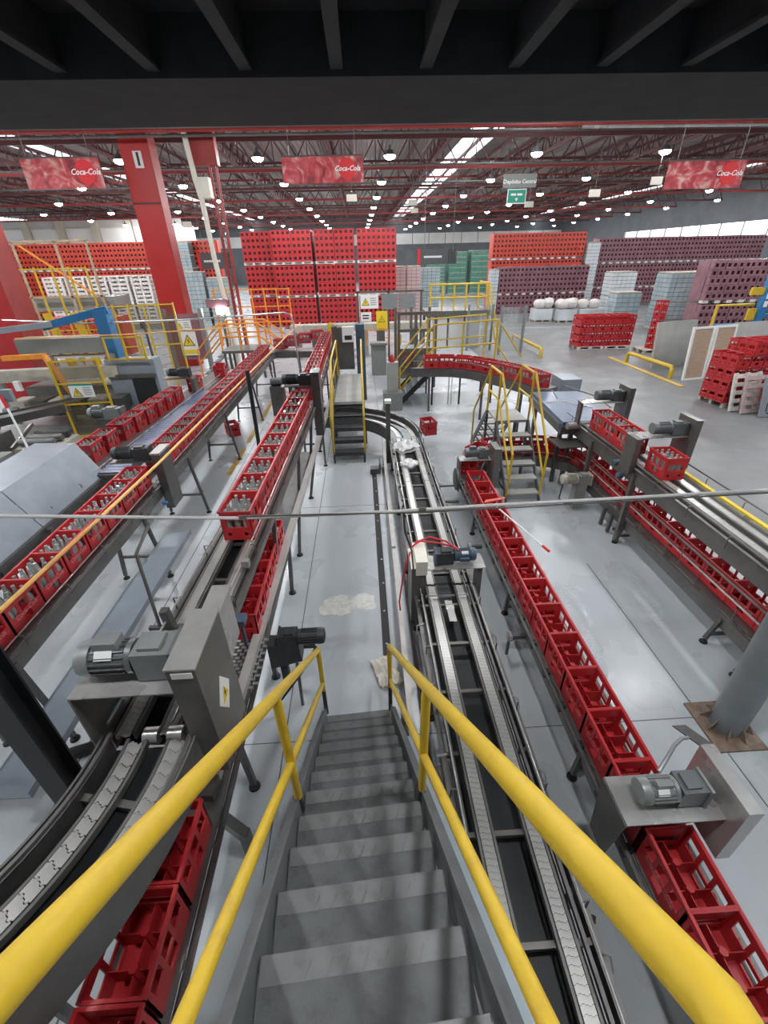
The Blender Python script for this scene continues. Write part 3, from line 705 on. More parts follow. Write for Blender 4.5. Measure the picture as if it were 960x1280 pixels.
for y in (2.3, 3.55, 5.05, 6.0, 8.0, 10.5):
    x = -1.25 + (y - 1.9) * 0.033
    b = MB(); b.beam((x, y, 0.86), (-1.2, y, 0.05), 0.05, 0.05); lg = b.build('leg', 'steel_dark', ab)
    b = MB(); b.lathe([(0.055, 0), (0.05, 0.02), (0.015, 0.035), (0.013, 0.09)], 12, 0, Matrix.Translation((-1.2, y, 0))); b.build('levelling_foot', 'rubber', lg, True)
# long conveyor under the yellow tube
c1 = conveyor('crate_conveyor', 'long crate conveyor under the yellow tube, near half', -3.53, 2.0, 6.4, ZL1, 0.44, 0, 0, (), (2.9, 5.6), True, 0.2, legsp=0.12, gz=ZL1 + 0.05, bed='steel_dark')
b = MB(); b.bb(0.3, 0.72, 0.0, 3.9, 0.60, 0.615); b.bb(0.71, 0.72, 0, 3.9, 0.615, 0.68); b.build('drip_tray', 'blue_pale', c1, world=False)
conveyor('crate_conveyor', 'long crate conveyor under the yellow tube, far half beyond the maroon drive box', -3.53, 6.75, 17.0, ZL1, 0.44, 0, 0, (), (7.6, 10.2, 13.2, 16.0), True, 0.2, legsp=0.14, gz=ZL1 + 0.05, bed='steel_dark')
cx = W_(thing('curved_link_conveyor', 'curved grey conveyor joining the far ends of the two raised rows', 'conveyor', (-2.4, 17.4, 0)))
b = MB(); b.prism([(-3.75, 16.9), (-3.75, 17.5), (-3.4, 17.85), (-1.4, 17.85), (-1.0, 17.5), (-1.0, 16.6), (-1.44, 16.6), (-1.5, 17.05), (-3.2, 17.1), (-3.31, 16.9)], 1.08, 1.3); b.build('bed', 'steel_dark', cx)
b = MB(); b.beam((-3.2, 17.08, 1.5), (-1.5, 17.05, 1.75), 0.02, 0.05); b.build('guide_rail', 'steel', cx)
for x in (-3.4, -2.4, -1.2):
    b = MB(); b.beam((x, 17.3, 1.1), (x, 17.3, 0), 0.06, 0.06); b.build('leg', 'steel_dark', cx)
# outer conveyor beside the caged machine: sheet metal tunnel then open
c0 = conveyor('outer_conveyor', 'outer crate conveyor beside the caged machine', -4.98, 3.2, 14.8, 1.16, 0.56, -0.03, 0, (), (4.6, 7.6, 10.4, 13.4), True, 0.24, 'steel_dark', bed='steel_dark')
tn = W_(thing('sheet_metal_tunnel', 'pale sheet metal tunnel cover with slanting sides over the outer conveyor', 'cover', (-4.7, 5, 1.1)))
for i, (y0, y1) in enumerate(((1.6, 3.85), (3.87, 5.35), (5.37, 7.1))):
    b = MB(); fn = lambda a, c, h: (a, h, c)
    b.prism([(-4.55, 1.15), (-4.56, 1.16), (-4.86, 1.72), (-5.5, 1.74), (-5.5, 1.73), (-4.87, 1.71)], y0, y1, fn); b.build('cover_panel', 'blue_pale' if i < 3 else 'steel', tn)
b = MB(); b.bb(-4.58, -4.5, 1.6, 7.1, 1.08, 1.15); b.build('sill', 'steel_dark', tn)
for y in (1.9, 3.86, 5.36, 6.9):
    b = MB(); b.bb(-4.5, -4.44, y - 0.04, y + 0.04, 0.85, 1.12); b.build('strut', 'steel_dark', tn)
sb = W_(thing('slat_belt', 'short dark blue slat belt between the outer row and the long conveyor', 'conveyor', (-4.35, 9.5, 0)))
b = MB(); b.bb(-4.6, -4.12, 6.9, 12.2, 1.1, 1.2); b.build('frame', 'steel_dark', sb)
for i in range(44):
    b = MB(); y = 6.95 + i * 0.119; b.bb(-4.58, -4.14, y, y + 0.108, 1.2, 1.225); b.build('slat', 'belt_blue', sb)
for y in (7.5, 11.5):
    b = MB(); b.bb(-4.4, -4.32, y, y + 0.08, 0, 1.1); b.build('leg', 'steel_dark', sb)
# twin chain conveyor right of the stairs
cc = conveyor('chain_conveyor', 'low twin chain conveyor with shiny steel links beside the near stairs', 0.92, 0.0, 4.35, 0.6, 0.72, 0, 4.4, (-0.17, 0.19), (1.2, 2.9, 4.2), True, 0.16, 'steel', 0.09, bars=0.55)
b = MB(); b.bb(-0.3, 0.33, 0, 4.35, 0.40, 0.405); b.build('drip_tray', 'black_paint', cc, world=False)
for y in (0.8, 1.9, 2.6, 3.4):
    b = MB(); b.tube([(0.36, y, 0.5), (0.44, y, 0.5), (0.44, y + 0.06, 0.56), (0.38, y + 0.06, 0.62)], 0.008, 6); b.build('sensor_bracket', 'steel_bright', cc, True, world=False)
    b = MB(); b.tube([(-0.36, y + 0.2, 0.5), (-0.44, y + 0.2, 0.52), (-0.44, y + 0.2, 0.66), (-0.36, y + 0.2, 0.68)], 0.01, 6); b.build('guide_clamp', 'steel_bright', cc, True, world=False)
cf = conveyor('chain_conveyor', 'far stretch of the low twin chain conveyor running to the rags', 0.92, 4.4, 9.7, 0.6, 0.72, 0, 7.4, (-0.17, 0.19), (5.4, 7.2, 9.2), True, 0.16, 'steel', 0.09, bars=0.5)
b = MB(); b.bb(-0.3, 0.33, 0, 5.3, 0.40, 0.405); b.build('drip_tray', 'black_paint', cf, world=False)
fc = W_(thing('curved_chain_conveyor', 'dark curved chain bend passing under the centre crossover stairs', 'conveyor', (-0.2, 11, 0)))
def ring(name, r0, r1, z0, z1, m, cx=-0.95, cy=9.75, a0=0.0, a1=1.75, n=24):
    b = MB(); i_ = arc(cx, cy, r0, a0, a1, n); o_ = arc(cx, cy, r1, a0, a1, n); k = 2 * (n + 1); fs = []
    vs = [(*p, z) for p in i_ for z in (z0, z1)] + [(*p, z) for p in o_ for z in (z0, z1)]
    for j in range(n):
        a = 2 * j; fs += [(a + 1, a + 3, k + a + 3, k + a + 1), (a, k + a, k + a + 2, a + 2), (a, a + 2, a + 3, a + 1), (k + a, k + a + 1, k + a + 3, k + a + 2)]
    fs += [(0, 1, k + 1, k), (2 * n, k + 2 * n, k + 2 * n + 1, 2 * n + 1)]
    b.add(vs, fs); return b.build(name, m, fc, True)
ring('side_panel', 1.50, 1.52, 0.36, 0.66, 'steel_dark'); ring('side_panel', 2.24, 2.26, 0.40, 0.70, 'steel_dark')
for r in (1.7, 2.06): ring('chain_run', r - 0.045, r + 0.045, 0.58, 0.6, 'chain')
ring('wear_strip', 1.80, 1.82, 0.56, 0.6, 'steel_dark'); ring('guide_rail', 2.16, 2.18, 0.7, 0.73, 'steel_bright')
for a in (0.3, 0.9, 1.5):
    p = (-0.95 + 1.52 * math.cos(a), 9.75 + 1.52 * math.sin(a))
    b = MB(); b.beam((*p, 0.4), (*p, 0), 0.05, 0.05); b.build('leg', 'steel_dark', fc)
# steel box beam and black drain channel on the floor beside it
bxb = W_(thing('box_beam', 'long pale stainless box beam lying low between the drain and chain conveyor', 'beam', (0.33, 5, 0)))
for y0, y1 in ((0.55, 1.9), (1.98, 5.6), (5.66, 9.9)):
    b = MB(); b.beam((0.31 + (y0 - 2) * 0.012, y0, 0.3), (0.31 + (y1 - 2) * 0.012, y1, 0.3), 0.062, 0.06); b.build('beam_length', 'stainless', bxb)
for y in (1.94, 5.63):
    b = MB(); b.beam((0.31 + (y - 2) * 0.012, y - 0.04, 0.3), (0.31 + (y - 2) * 0.012, y + 0.04, 0.3), 0.06, 0.045); b.build('splice', 'steel_dark', bxb)
for y in (1.0, 3.2, 5.2, 7.4, 9.5):
    b = MB(); b.bb(0.27 + y * 0.01, 0.32 + y * 0.01, y - 0.02, y + 0.02, 0, 0.27); b.build('stand', 'steel_dark', bxb)
b = MB(); b.bb(0.09, 0.19, 3.7, 9.0, 0, 0.02); dr = tag(b.build('drain_cover', 'rubber'), 'narrow black rubber drain cover strip along the floor aisle', 'drain cover')
for i in range(9):
    b = MB(); b.lathe([(0.016, 0.02), (0.012, 0.026)], 8, 0, Matrix.Translation((0.14 + random.uniform(-.02, .02), 3.95 + i * 0.6, 0))); b.build('screw_cap', 'steel_bright', dr)
b = MB(); b.bb(0.06, 0.3, 9.02, 9.22, 0, 0.12); b.bb(0.26, 0.3, 9.02, 9.35, 0.0, 0.24); tag(b.build('cable_box', 'steel_dark'), 'low dark steel box at the far end of the drain strip', 'box')
# low crate conveyor
rc = conveyor('crate_conveyor', 'low crate conveyor carrying the empty open crates', 2.0, 0.0, 7.6, ZR1, 0.36, 0, 0, (), (2.2, 4.4, 6.4), False, 0.18, bed='steel_dark', legsp=0.02)
if True:
    for s in (-1, 1):
        b = MB(); b.bb(s * 0.235 - 0.014, s * 0.235 + 0.014, 0, 7.6, ZR1 + 0.02, ZR1 + 0.05); b.build('guide_rail', 'steel_dark', rc, world=False)
    for i in range(19):
        b = MB(); b.bb(-0.24, -0.18, 0.2 + i * 0.4, 0.26 + i * 0.4, ZR1 - 0.05, ZR1 + 0.03); b.build('guide_block', 'black_paint', rc, world=False)
bend = W_(thing('bend_conveyor', 'low grey bend conveyor that feeds crates under the crossover steps', 'conveyor', (3.2, 8.6, 0)))
b = MB(); b.prism([(1.8, 7.6), (1.8, 8.1), (2.1, 8.75), (2.7, 9.1), (3.8, 9.1), (4.4, 8.8), (4.75, 8.2), (4.75, 7.9), (4.28, 7.9), (4.2, 8.2), (3.8, 8.5), (2.9, 8.52), (2.4, 8.3), (2.2, 7.95), (2.2, 7.6)], 0.27, 0.46); b.build('bed', 'steel', bend)
b = MB(); b.tube([(2.22, 7.7, 0.62), (2.45, 8.25, 0.62), (2.95, 8.48, 0.62), (3.8, 8.44, 0.62), (4.15, 8.15, 0.62), (4.25, 7.8, 0.62)], 0.012, 6); b.build('guide_rail', 'steel', bend, True)
for x, y in ((2.3, 8.4), (3.0, 8.8), (3.9, 8.7), (4.5, 8.2)):
    b = MB(); b.beam((x, y, 0.3), (x, y, 0), 0.05, 0.05); b.build('leg', 'steel_dark', bend)
# two-level conveyor: lower and upper decks share frames
tl = conveyor('two_level_conveyor', 'two-level conveyor, lower deck with stainless side panels over the wet floor', 4.52, 2.6, 7.9, 0.48, 0.56, 0, 0, (), (3.2, 3.72, 5.94), False, 0.2, bed='steel_dark', legsp=0.1)
guide(tl, -0.24, 0, 5.3, 0.66, -1, 8, 'steel_bright', 0.012, 0.2, 0.06); guide(tl, -0.24, 0, 5.3, 0.83, -1, 4, 'steel', 0.014, 0.3, 0.09)
for y in (5.95, 6.25, 6.5):
    b = MB(); b.beam((-0.34, y - 2.6, 0.36), (-0.36, y - 2.6, 0.02), 0.05, 0.05); b.build('leg', 'steel_dark', tl, world=False)
b = MB(); b.beam((-0.3, 3.6, 0.1), (0.3, 3.6, 0.1), 0.04, 0.04); b.build('leg_brace', 'steel_dark', tl, world=False)
up = conveyor('two_level_conveyor', 'two-level conveyor, upper deck with chain track and yellow wear strip beside the concrete aisle', 4.44, 2.2, 8.6, ZR2, 0.5, 0, 0, (-0.1, 0.12), (), False, 0.26, bars=0.8)
guide(up, -0.27, 0, 6.4, ZR2 + 0.05, -1, 9, 'steel', 0.011, 0.16, 0.05)
b = MB(); b.bb(0.30, 0.36, 0, 3.6, ZR2 + 0.0, ZR2 + 0.02); b.build('wear_strip_yellow', 'sign_yellow', up, world=False)
b = MB(); b.bb(0.28, 0.40, 0, 6.4, ZR2 - 0.06, ZR2 - 0.005); b.build('outer_rail', 'steel_bright', up, world=False)
guide(up, 0.44, 0, 4.2, ZR2 + 0.09, -1, 6, 'steel_dark', 0.012, 0.1, 0.06)
for y in (2.5, 5.98, 7.4, 8.3):
    b = MB(); b.beam((-0.27, y - 2.2, ZR2 - 0.1), (-0.27, y - 2.2, 0.0), 0.07, 0.07); b.build('leg', 'steel', up, world=False)
    b = MB(); b.beam((0.30, y - 2.2, ZR2 - 0.1), (0.30, y - 2.2, 0.0), 0.07, 0.07); b.build('leg', 'steel', up, world=False)
# blue belt table feeding the upper deck
bt = W_(thing('blue_belt_table', 'wide blue belt table with steel bumpers feeding the upper deck', 'conveyor', (4.4, 9.3, 0)))
b = MB(); b.prism([(3.9, 8.15), (4.85, 8.2), (5.15, 10.3), (4.05, 10.35)], 1.30, 1.38); b.build('belt', 'belt_blue', bt)
b = MB(); b.prism([(3.86, 8.1), (4.9, 8.15), (5.2, 10.35), (4.0, 10.4)], 1.14, 1.30); b.build('frame', 'steel', bt)
b = MB(); b.tube([(3.95, 8.05, 1.33), (4.82, 8.1, 1.33)], 0.07, 12); b.build('end_roller', 'steel_bright', bt, True)
b = MB(); b.prism([(3.75, 7.75), (4.6, 7.8), (4.6, 8.2), (3.7, 8.3)], 0.98, 1.0); b.build('slide_plate', 'steel', bt)
b = MB(); b.tube([(3.95, 9.2, 1.46), (4.3, 9.25, 1.47), (4.75, 8.7, 1.47)], 0.014, 6); b.build('bumper_rod', 'steel_bright', bt, True)
b = MB(); b.tube([(4.05, 10.3, 1.5), (4.35, 9.9, 1.52), (4.3, 9.5, 1.46)], 0.014, 6); b.build('bumper_rod', 'steel_dark', bt, True)
b = MB(); b.tube([(4.8, 10.4, 1.5), (5.15, 9.4, 1.5), (5.05, 8.6, 1.5)], 0.016, 6); b.build('bumper_rod', 'steel_dark', bt, True)
for x, y in ((3.95, 8.3), (4.8, 8.3), (4.1, 10.1), (5.1, 10.1)):
    b = MB(); b.beam((x, y, 1.15), (x, y, 0), 0.07, 0.07); b.build('leg', 'steel_dark', bt)
for x, y, c in ((3.9, 8.2, 'motor_blue'), (4.62, 8.08, 'motor_blue')):
    b = MB(); b.lathe([(0.05, -0.04), (0.07, -0.03), (0.07, 0.03), (0.05, 0.04)], 12, 0, Matrix.Translation((x, y, 1.28)) @ Matrix.Rotation(PI / 2, 4, 'Y')); b.build('bearing', c, bt, True)
rf = W_(thing('far_bend_conveyor', 'dark far bend conveyor rising behind the blue belt table', 'conveyor', (3.6, 12.2, 0)))
pts = [(4.62, 10.7), (4.3, 11.6), (3.85, 12.4), (3.4, 13.05), (2.9, 13.4), (1.7, 13.6)]
poly = [(x + 0.24, y + 0.12) for x, y in pts] + [(x - 0.28, y - 0.14) for x, y in reversed(pts)]
b = MB(); b.prism(poly, 1.1, 1.35); b.build('bed', 'steel_dark', rf)
for x, y in ((4.3, 11.2), (3.6, 12.5), (2.2, 13.5)):
    b = MB(); b.beam((x - 0.2, y, 1.1), (x - 0.2, y, 0), 0.06, 0.06); b.build('leg', 'steel_dark', rf)
b = MB(); b.tube([(x - 0.3, y - 0.14, 1.55) for x, y in pts], 0.012, 6); b.build('guide_rail', 'steel_dark', rf, True)
b = MB(); b.bb(5.0, 5.5, 10.9, 11.6, 1.0, 1.5); b.build('end_box', 'blue_pale', rf)
o = FAR_BOTTLES.build('bottles_in_far_crates', 'bottle_glass', None, True); o['kind'] = 'stuff'; tag(o, 'mass of empty glass bottles in the crates farther down the conveyors', 'bottles')
# ------------------------------------------------------------------ gear motor drives
def axis_x(x, y, z): return Matrix.Translation((x, y, z)) @ Matrix.Rotation(PI / 2, 4, 'Y')
def gear_motor(root, x0, y, z, r, lm, lg, d=1, mm='motor_grey', mg='motor_grey', mc='motor_light', box=(0, 1), plate=True):
    """motor whose axis runs along x from x0 in direction d: fan cover, finned body, gearbox; box = direction of terminal box (y, z)"""
    X = lambda u: x0 + d * u
    def cyl(name, prof, m, par=root):
        b = MB(); b.lathe([(a, X(u)) for a, u in prof] if d > 0 else [(a, X(u)) for a, u in reversed(prof)], 18, 0, Matrix.Translation((0, y, z)) @ Matrix.Rotation(PI / 2, 4, 'Y')); return b.build(name, m, par, True)
    cyl('fan_cover', [(r * .55, 0), (r * .92, 0.012), (r, 0.04), (r, lm * .28)], mc)
    body = cyl('motor_body', [(r * .86, lm * .28), (r * .86, lm * .88), (r * .95, lm * .9), (r * .95, lm)], mm)
    for k in range(18):
        a = 2 * PI * k / 18; c, s_ = math.cos(a), math.sin(a)
        b = MB(); b.beam((X(lm * .3), y + c * r * .9, z + s_ * r * .9), (X(lm * .88), y + c * r * .9, z + s_ * r * .9), 0.006, r * .16, up=(0, c, s_)); b.build('cooling_fin', mm, body)
    b = MB(); b.box(X(lm * .58), y + box[0] * r * 1.12, z + box[1] * r * 1.12, lm * .42, r * (.5 if box[0] else .9), r * (.5 if box[1] else .9)); b.build('terminal_box', mc, root)
    if plate:
        b = MB(); b.box(X(lm * .55), y - r * .62, z + r * .72, lm * .3, 0.004, r * .5, Matrix.Rotation(-0.75, 3, 'X')); b.build('name_plate', 'sign_white', body)
    b = MB(); b.box(X(lm + lg * .5), y, z - r * .1, lg * .92, r * 1.75, r * 1.9); b.box(X(lm + lg * .45), y, z + r * .95, lg * .5, r * 1.2, r * .25); b.build('gearbox', mg, root)
    b = MB(); b.box(X(lm + lg * .98), y, z - r * .1, lg * .1, r * 2.0, r * 2.15); b.build('gearbox_flange', mm, root)
def guard_box(root, x0, x1, y0, y1, z0, z1, m='steel', lid='steel_bright'):
    b = MB(); b.bb(x0, x1, y0, y1, z0, z1); g = b.build('chain_guard', m, root)
    b = MB(); b.bb(x0 - 0.006, x1 + 0.006, y0 - 0.006, y1 + 0.006, z1, z1 + 0.012); b.build('guard_lid', lid, g); return g
# near drive over the raised chain conveyor
d = W_(thing('conveyor_drive', 'grey finned gear motor on steel bracket with tall guard box, over the bare raised chains', 'gear motor', (-1.4, 1.8, 1.76)))
b = MB(); b.bb(-1.72, -1.12, 1.64, 1.98, 2.215, 2.225); b.build('bracket_plate', 'steel_bright', d)
b = MB(); b.bb(-1.72, -1.71, 1.64, 1.98, 1.66, 2.215); b.build('bracket_side', 'steel', d)
gear_motor(d, -1.69, 1.82, 2.345, 0.105, 0.32, 0.24, 1, 'motor_grey', 'motor_light', 'motor_light')
g = guard_box(d, -1.11, -0.955, 1.6, 2.05, 1.52, 2.45)
b = MB(); b.bb(-1.09, -0.965, 2.05, 2.35, 2.36, 2.40); b.bb(-1.09, -0.965, 2.05, 2.3, 2.0, 2.36); b.build('guard_extension', 'steel_bright', d)
b = MB(); fn = lambda a, c, h: (-0.954 + h, 1.82 + a, 1.98 + c)
b.prism([(0, -.15), (.1, 0), (0, .15), (-.1, 0)], 0.0, 0.004, fn); b.build('warning_label', 'sign_white', g)
b = MB(); b.prism([(-.05, -.045), (.05, -.045), (0, .06)], 0.004, 0.006, fn); b.build('warning_triangle', 'sign_yellow', g)
b = MB(); b.prism([(-.008, -.03), (.014, .005), (0, .0), (.006, .035), (-.014, 0), (0, .003)], 0.006, 0.008, fn); b.build('bolt_symbol', 'sign_black', g)
t = link('tag_lettering', text_mesh('B1-712', 0.03, 'sign_black'), g, (-1.03 + 1.4, 1.598 - 1.8, 2.41 - 1.76), rot=(PI / 2, 0, 0))
b = MB(); b.bb(-1.085, -0.975, 1.594, 1.6, 2.39, 2.43); b.build('tag_plate', 'sign_white', g)
b = MB(); b.tube([(-1.75, 1.7, 1.80), (-1.68, 2.0, 1.82), (-1.62, 2.1, 1.84)], 0.012, 6); b.build('green_hose', 'teal', d, True)
for x in (-1.42, -1.27):
    b = MB(); b.lathe([(0.05, -0.045), (0.05, 0.045)], 14, 0, axis_x(x, 1.72, 1.74)); b.build('sprocket', 'steel_bright', d, True)
b = MB(); b.bb(-1.08, -1.0, 2.5, 2.6, 1.86, 1.91); b.beam((-1.04, 2.55, 1.87), (-1.04, 2.55, 1.6), 0.02, 0.03); b.build('sensor_box', 'motor_blue', d)
# drive of the empty crate row
d = W_(thing('conveyor_drive', 'light grey gear motor on steel bracket over near end of the empty crate row', 'gear motor', (2.0, 1.5, 0.8)))
b = MB(); b.bb(1.62, 2.30, 1.36, 1.68, 0.98, 0.99); b.build('bracket_plate', 'steel_bright', d)
b = MB(); b.prism([(1.36, 0.98), (1.68, 0.98), (1.62, 0.42), (1.42, 0.42)], 1.61, 1.62, lambda a, c, h: (h, a, c)); b.build('bracket_side', 'steel', d)
gear_motor(d, 1.74, 1.52, 1.10, 0.088, 0.26, 0.20, 1, 'motor_light', 'motor_grey', 'motor_light', (-0.2, 1))
b = MB(); b.bb(2.30, 2.40, 1.28, 1.74, 0.62, 1.22); b.build('chain_guard', 'steel_bright', d)
b = MB(); b.prism([(2.30, 1.74), (2.40, 1.74), (2.30, 1.9), (2.2, 1.9)], 1.20, 1.21); b.build('guard_flap', 'steel_dark', d)
b = MB(); b.tube([(1.9, 1.58, 1.21), (1.98, 1.64, 1.25), (2.08, 1.72, 1.26), (2.18, 1.78, 1.24), (2.25, 1.8, 1.21)], 0.014, 6); b.build('motor_cable', 'motor_light', d, True)
# drive over the twin chains
d = W_(thing('conveyor_drive', 'dark blue-grey gear motor with red cables bridging the low twin chain conveyor', 'gear motor', (0.95, 4.4, 0.6)))
b = MB(); b.bb(0.55, 1.42, 4.28, 4.58, 0.90, 0.91); b.build('bracket_plate', 'steel_bright', d)
b = MB(); b.bb(1.34, 1.40, 4.34, 4.52, 0.0, 0.9); b.build('bracket_leg', 'steel', d)
gear_motor(d, 1.32, 4.43, 1.02, 0.085, 0.28, 0.24, -1, 'motor_blue', 'motor_dark', 'motor_blue', (-1, -0.1), True)
g = guard_box(d, 0.48, 0.66, 4.2, 4.62, 0.12, 1.0, 'steel', 'cream')
b = MB(); b.bb(0.53, 0.67, 4.17, 4.6, 0.92, 1.12); b.build('junction_box', 'cream', d)
b = MB(); b.tube([(0.5, 4.5, 1.12), (0.62, 4.55, 1.17), (0.85, 4.5, 1.16), (1.05, 4.46, 1.12), (1.12, 4.44, 1.08)], 0.012, 6); b.build('red_cable', 'cable_red', d, True)
b = MB(); b.tube([(0.48, 4.4, 1.12), (0.44, 4.35, 1.0), (0.38, 4.3, 0.8), (0.33, 4.25, 0.45), (0.34, 4.2, 0.34)], 0.011, 6); b.build('red_cable', 'cable_red', d, True)
b = MB(); b.tube([(0.55, 4.55, 1.15), (0.75, 4.6, 1.19), (0.95, 4.52, 1.17), (1.08, 4.4, 1.11)], 0.012, 6); b.build('red_cable', 'cable_red', d, True)
for x in (0.75, 0.92, 1.11):
    b = MB(); b.lathe([(0.055, -0.05), (0.055, 0.05)], 14, 0, axis_x(x, 4.15 if x != 0.92 else 3.95, 0.56)); b.build('sprocket', 'steel_bright', d, True)
for i in range(9): link('chain_link', LINK, d, (0.92 - 0.95, 3.72 + 0.04 * i - 4.4, 0.603 - 0.6))
# far drive of the empty crate row
d = W_(thing('conveyor_drive', 'dark gear motor with pale guard plate at the far end of the empty crate row', 'gear motor', (2.1, 7.75, 0.5)))
b = MB(); b.bb(1.78, 2.42, 7.62, 7.88, 0.86, 0.87); b.build('bracket_plate', 'steel_bright', d)
b = MB(); b.bb(1.77, 1.79, 7.62, 7.88, 0.2, 0.86); b.build('bracket_side', 'steel_dark', d)
gear_motor(d, 1.88, 7.75, 0.98, 0.095, 0.26, 0.18, 1, 'motor_grey', 'motor_grey', 'motor_grey', (0, 1), False)
b = MB(); b.bb(2.38, 2.50, 7.45, 7.85, 0.35, 1.15); b.build('chain_guard', 'steel', d)
b = MB(); b.lathe([(0.20, -0.03), (0.22, -0.02), (0.22, 0.02), (0.20, 0.03)], 18, 0, axis_x(1.72, 7.6, 0.5)); b.build('drive_wheel', 'steel_dark', d, True)
# two drives on the upper deck
for i, (y, lab) in enumerate(((6.22, 'grey gear motor bridging the upper deck just behind the single bottle crate'), (8.05, 'grey gear motor bridging the upper deck beside the blue belt table'))):
    d = W_(thing('conveyor_drive', lab, 'gear motor', (4.5, y, 1.4), 0, 'drives on the upper deck'))
    b = MB(); b.bb(4.12, 4.98, y - 0.13, y + 0.15, 1.80, 1.81); b.build('bracket_plate', 'steel_bright', d)
    b = MB(); b.bb(4.08, 4.17, y - 0.2, y + 0.1, 1.25, 1.82) if i == 0 else b.bb(4.12, 4.16, y - 0.05, y + 0.1, 1.3, 1.8); b.build('bracket_side', 'steel', d)
    gear_motor(d, 4.38, y, 1.92, 0.095, 0.30, 0.22, 1, 'motor_grey', 'motor_grey', 'motor_grey', (0, 0.2), False)
    b = MB(); b.bb(4.92, 5.02, y - 0.2, y + 0.2, 1.3, 2.08); b.build('chain_guard', 'steel', d)
    if i == 0:
        for x, yy in ((4.12, 6.4), (4.1, 6.2)):
            b = MB(); b.lathe([(0.04, -0.05), (0.055, -0.03), (0.055, 0.03), (0.04, 0.05)], 12, 0, axis_x(x - 0.03, yy, 1.28 if yy > 6.3 else 1.14)); b.build('blue_bearing', 'motor_blue', d, True)
# maroon drive box on the long conveyor
d = W_(thing('conveyor_drive', 'maroon drive box with dark round motor on the long conveyor under the yellow tube', 'gear motor', (-3.5, 6.55, 1.2)))
b = MB(); b.bb(-3.30, -3.17, 6.35, 6.72, 0.82, 1.75); g = b.build('chain_guard', 'steel_dark', d)
b = MB(); b.bb(-3.31, -3.16, 6.33, 6.74, 1.75, 1.78); b.build('guard_lid', 'steel_bright', g)
b = MB(); b.bb(-4.0, -3.3, 6.42, 6.72, 1.60, 1.61); b.build('bracket_plate', 'steel', d)
gear_motor(d, -3.98, 6.56, 1.72, 0.1, 0.32, 0.26, 1, 'motor_dark', 'motor_dark', 'motor_dark', (0, 0.3), False)
b = MB(); b.lathe([(0.02, -0.04), (0.035, 0), (0.02, 0.04)], 10, 0, axis_x(-3.18, 6.1, 1.05)); b.build('blue_knob', 'blue_paint', d, True)
# far drive post on the raised centre row
d = W_(thing('conveyor_drive', 'dark gear motor with tall maroon guard post midway along the raised centre row', 'gear motor', (-1.2, 8.75, 1.7)))
b = MB(); b.bb(-1.02, -0.86, 8.55, 8.9, 1.15, 2.38); g = b.build('chain_guard', 'steel_dark', d)
b = MB(); b.bb(-1.03, -0.85, 8.54, 8.91, 2.38, 2.41); b.build('guard_lid', 'steel', g)
b = MB(); b.bb(-1.62, -1.02, 8.6, 8.9, 2.13, 2.14); b.bb(-1.62, -1.6, 8.6, 8.9, 1.7, 2.13); b.build('bracket_plate', 'steel', d)
gear_motor(d, -1.6, 8.75, 2.25, 0.1, 0.32, 0.24, 1, 'motor_dark', 'motor_dark', 'motor_dark', (0, 0.3), False)
# small motor hanging beside the aisle
d = W_(thing('gear_motor', 'black gear motor on angled bracket sticking out over the floor aisle', 'gear motor', (-0.8, 3.3, 0.6)))
gear_motor(d, -0.52, 3.3, 0.90, 0.085, 0.28, 0.2, -1, 'motor_dark', 'motor_dark', 'motor_dark', (-0.9, -0.5), False)
b = MB(); b.prism([(-1.12, 0.86), (-0.8, 0.84), (-0.78, 0.62), (-1.12, 0.52)], 3.22, 3.38, lambda a, c, h: (a, h, c)); b.build('mount', 'motor_dark', d)
b = MB(); b.beam((-1.0, 3.3, 0.55), (-0.98, 3.25, 0.2), 0.08, 0.06); b.build('arm', 'motor_dark', d)
b = MB(); b.beam((-0.84, 3.22, 0.62), (-0.84, 3.15, 0.0), 0.03, 0.03); b.build('prop', 'steel', d)
b = MB(); b.tube([(-0.62, 3.25, 0.8), (-0.78, 3.05, 0.62), (-1.0, 2.9, 0.4), (-1.2, 2.85, 0.35)], 0.012, 6); b.build('motor_cable', 'cable_black', d, True)
# motor under the two-level conveyor, beige
d = W_(thing('gear_motor', 'dirty beige gear motor standing low under the two-level conveyor', 'gear motor', (3.85, 7.2, 0.3)))
gear_motor(d, 3.62, 7.2, 0.6, 0.1, 0.3, 0.25, 1, 'machine_cream', 'machine_grey', 'machine_cream', (-0.3, 0.9), False)
b = MB(); b.bb(3.9, 4.1, 7.1, 7.3, 0.0, 0.5); b.build('stand', 'machine_grey', d)
b = MB(); b.tube([(3.62, 7.1, 0.55), (3.55, 7.0, 0.3), (3.7, 6.95, 0.2), (3.85, 7.0, 0.22)], 0.014, 6); b.build('motor_cable', 'cable_black', d, True)
# motor standing by the caged machine
d = W_(thing('gear_motor', 'pale grey gear motor in front of the yellow machine cage', 'gear motor', (-5.7, 9.4, 0.8)))
gear_motor(d, -5.95, 9.5, 1.5, 0.12, 0.32, 0.4, 1, 'motor_grey', 'motor_light', 'motor_light', (0, 1), False)
b = MB(); b.bb(-5.8, -5.5, 9.42, 9.58, 0.0, 1.36); b.build('stand', 'steel_dark', d)
d = W_(thing('gear_motor', 'dark gear motor with its bracket at the far end of the outer row', 'gear motor', (-4.9, 12.1, 1.2)))
gear_motor(d, -5.2, 12.1, 1.75, 0.1, 0.3, 0.3, 1, 'motor_dark', 'motor_dark', 'motor_grey', (0, 0.5), False)
b = MB(); b.bb(-5.3, -4.55, 11.95, 12.25, 1.6, 1.62); b.bb(-4.6, -4.5, 11.95, 12.25, 1.0, 1.6); b.build('bracket', 'steel', d)

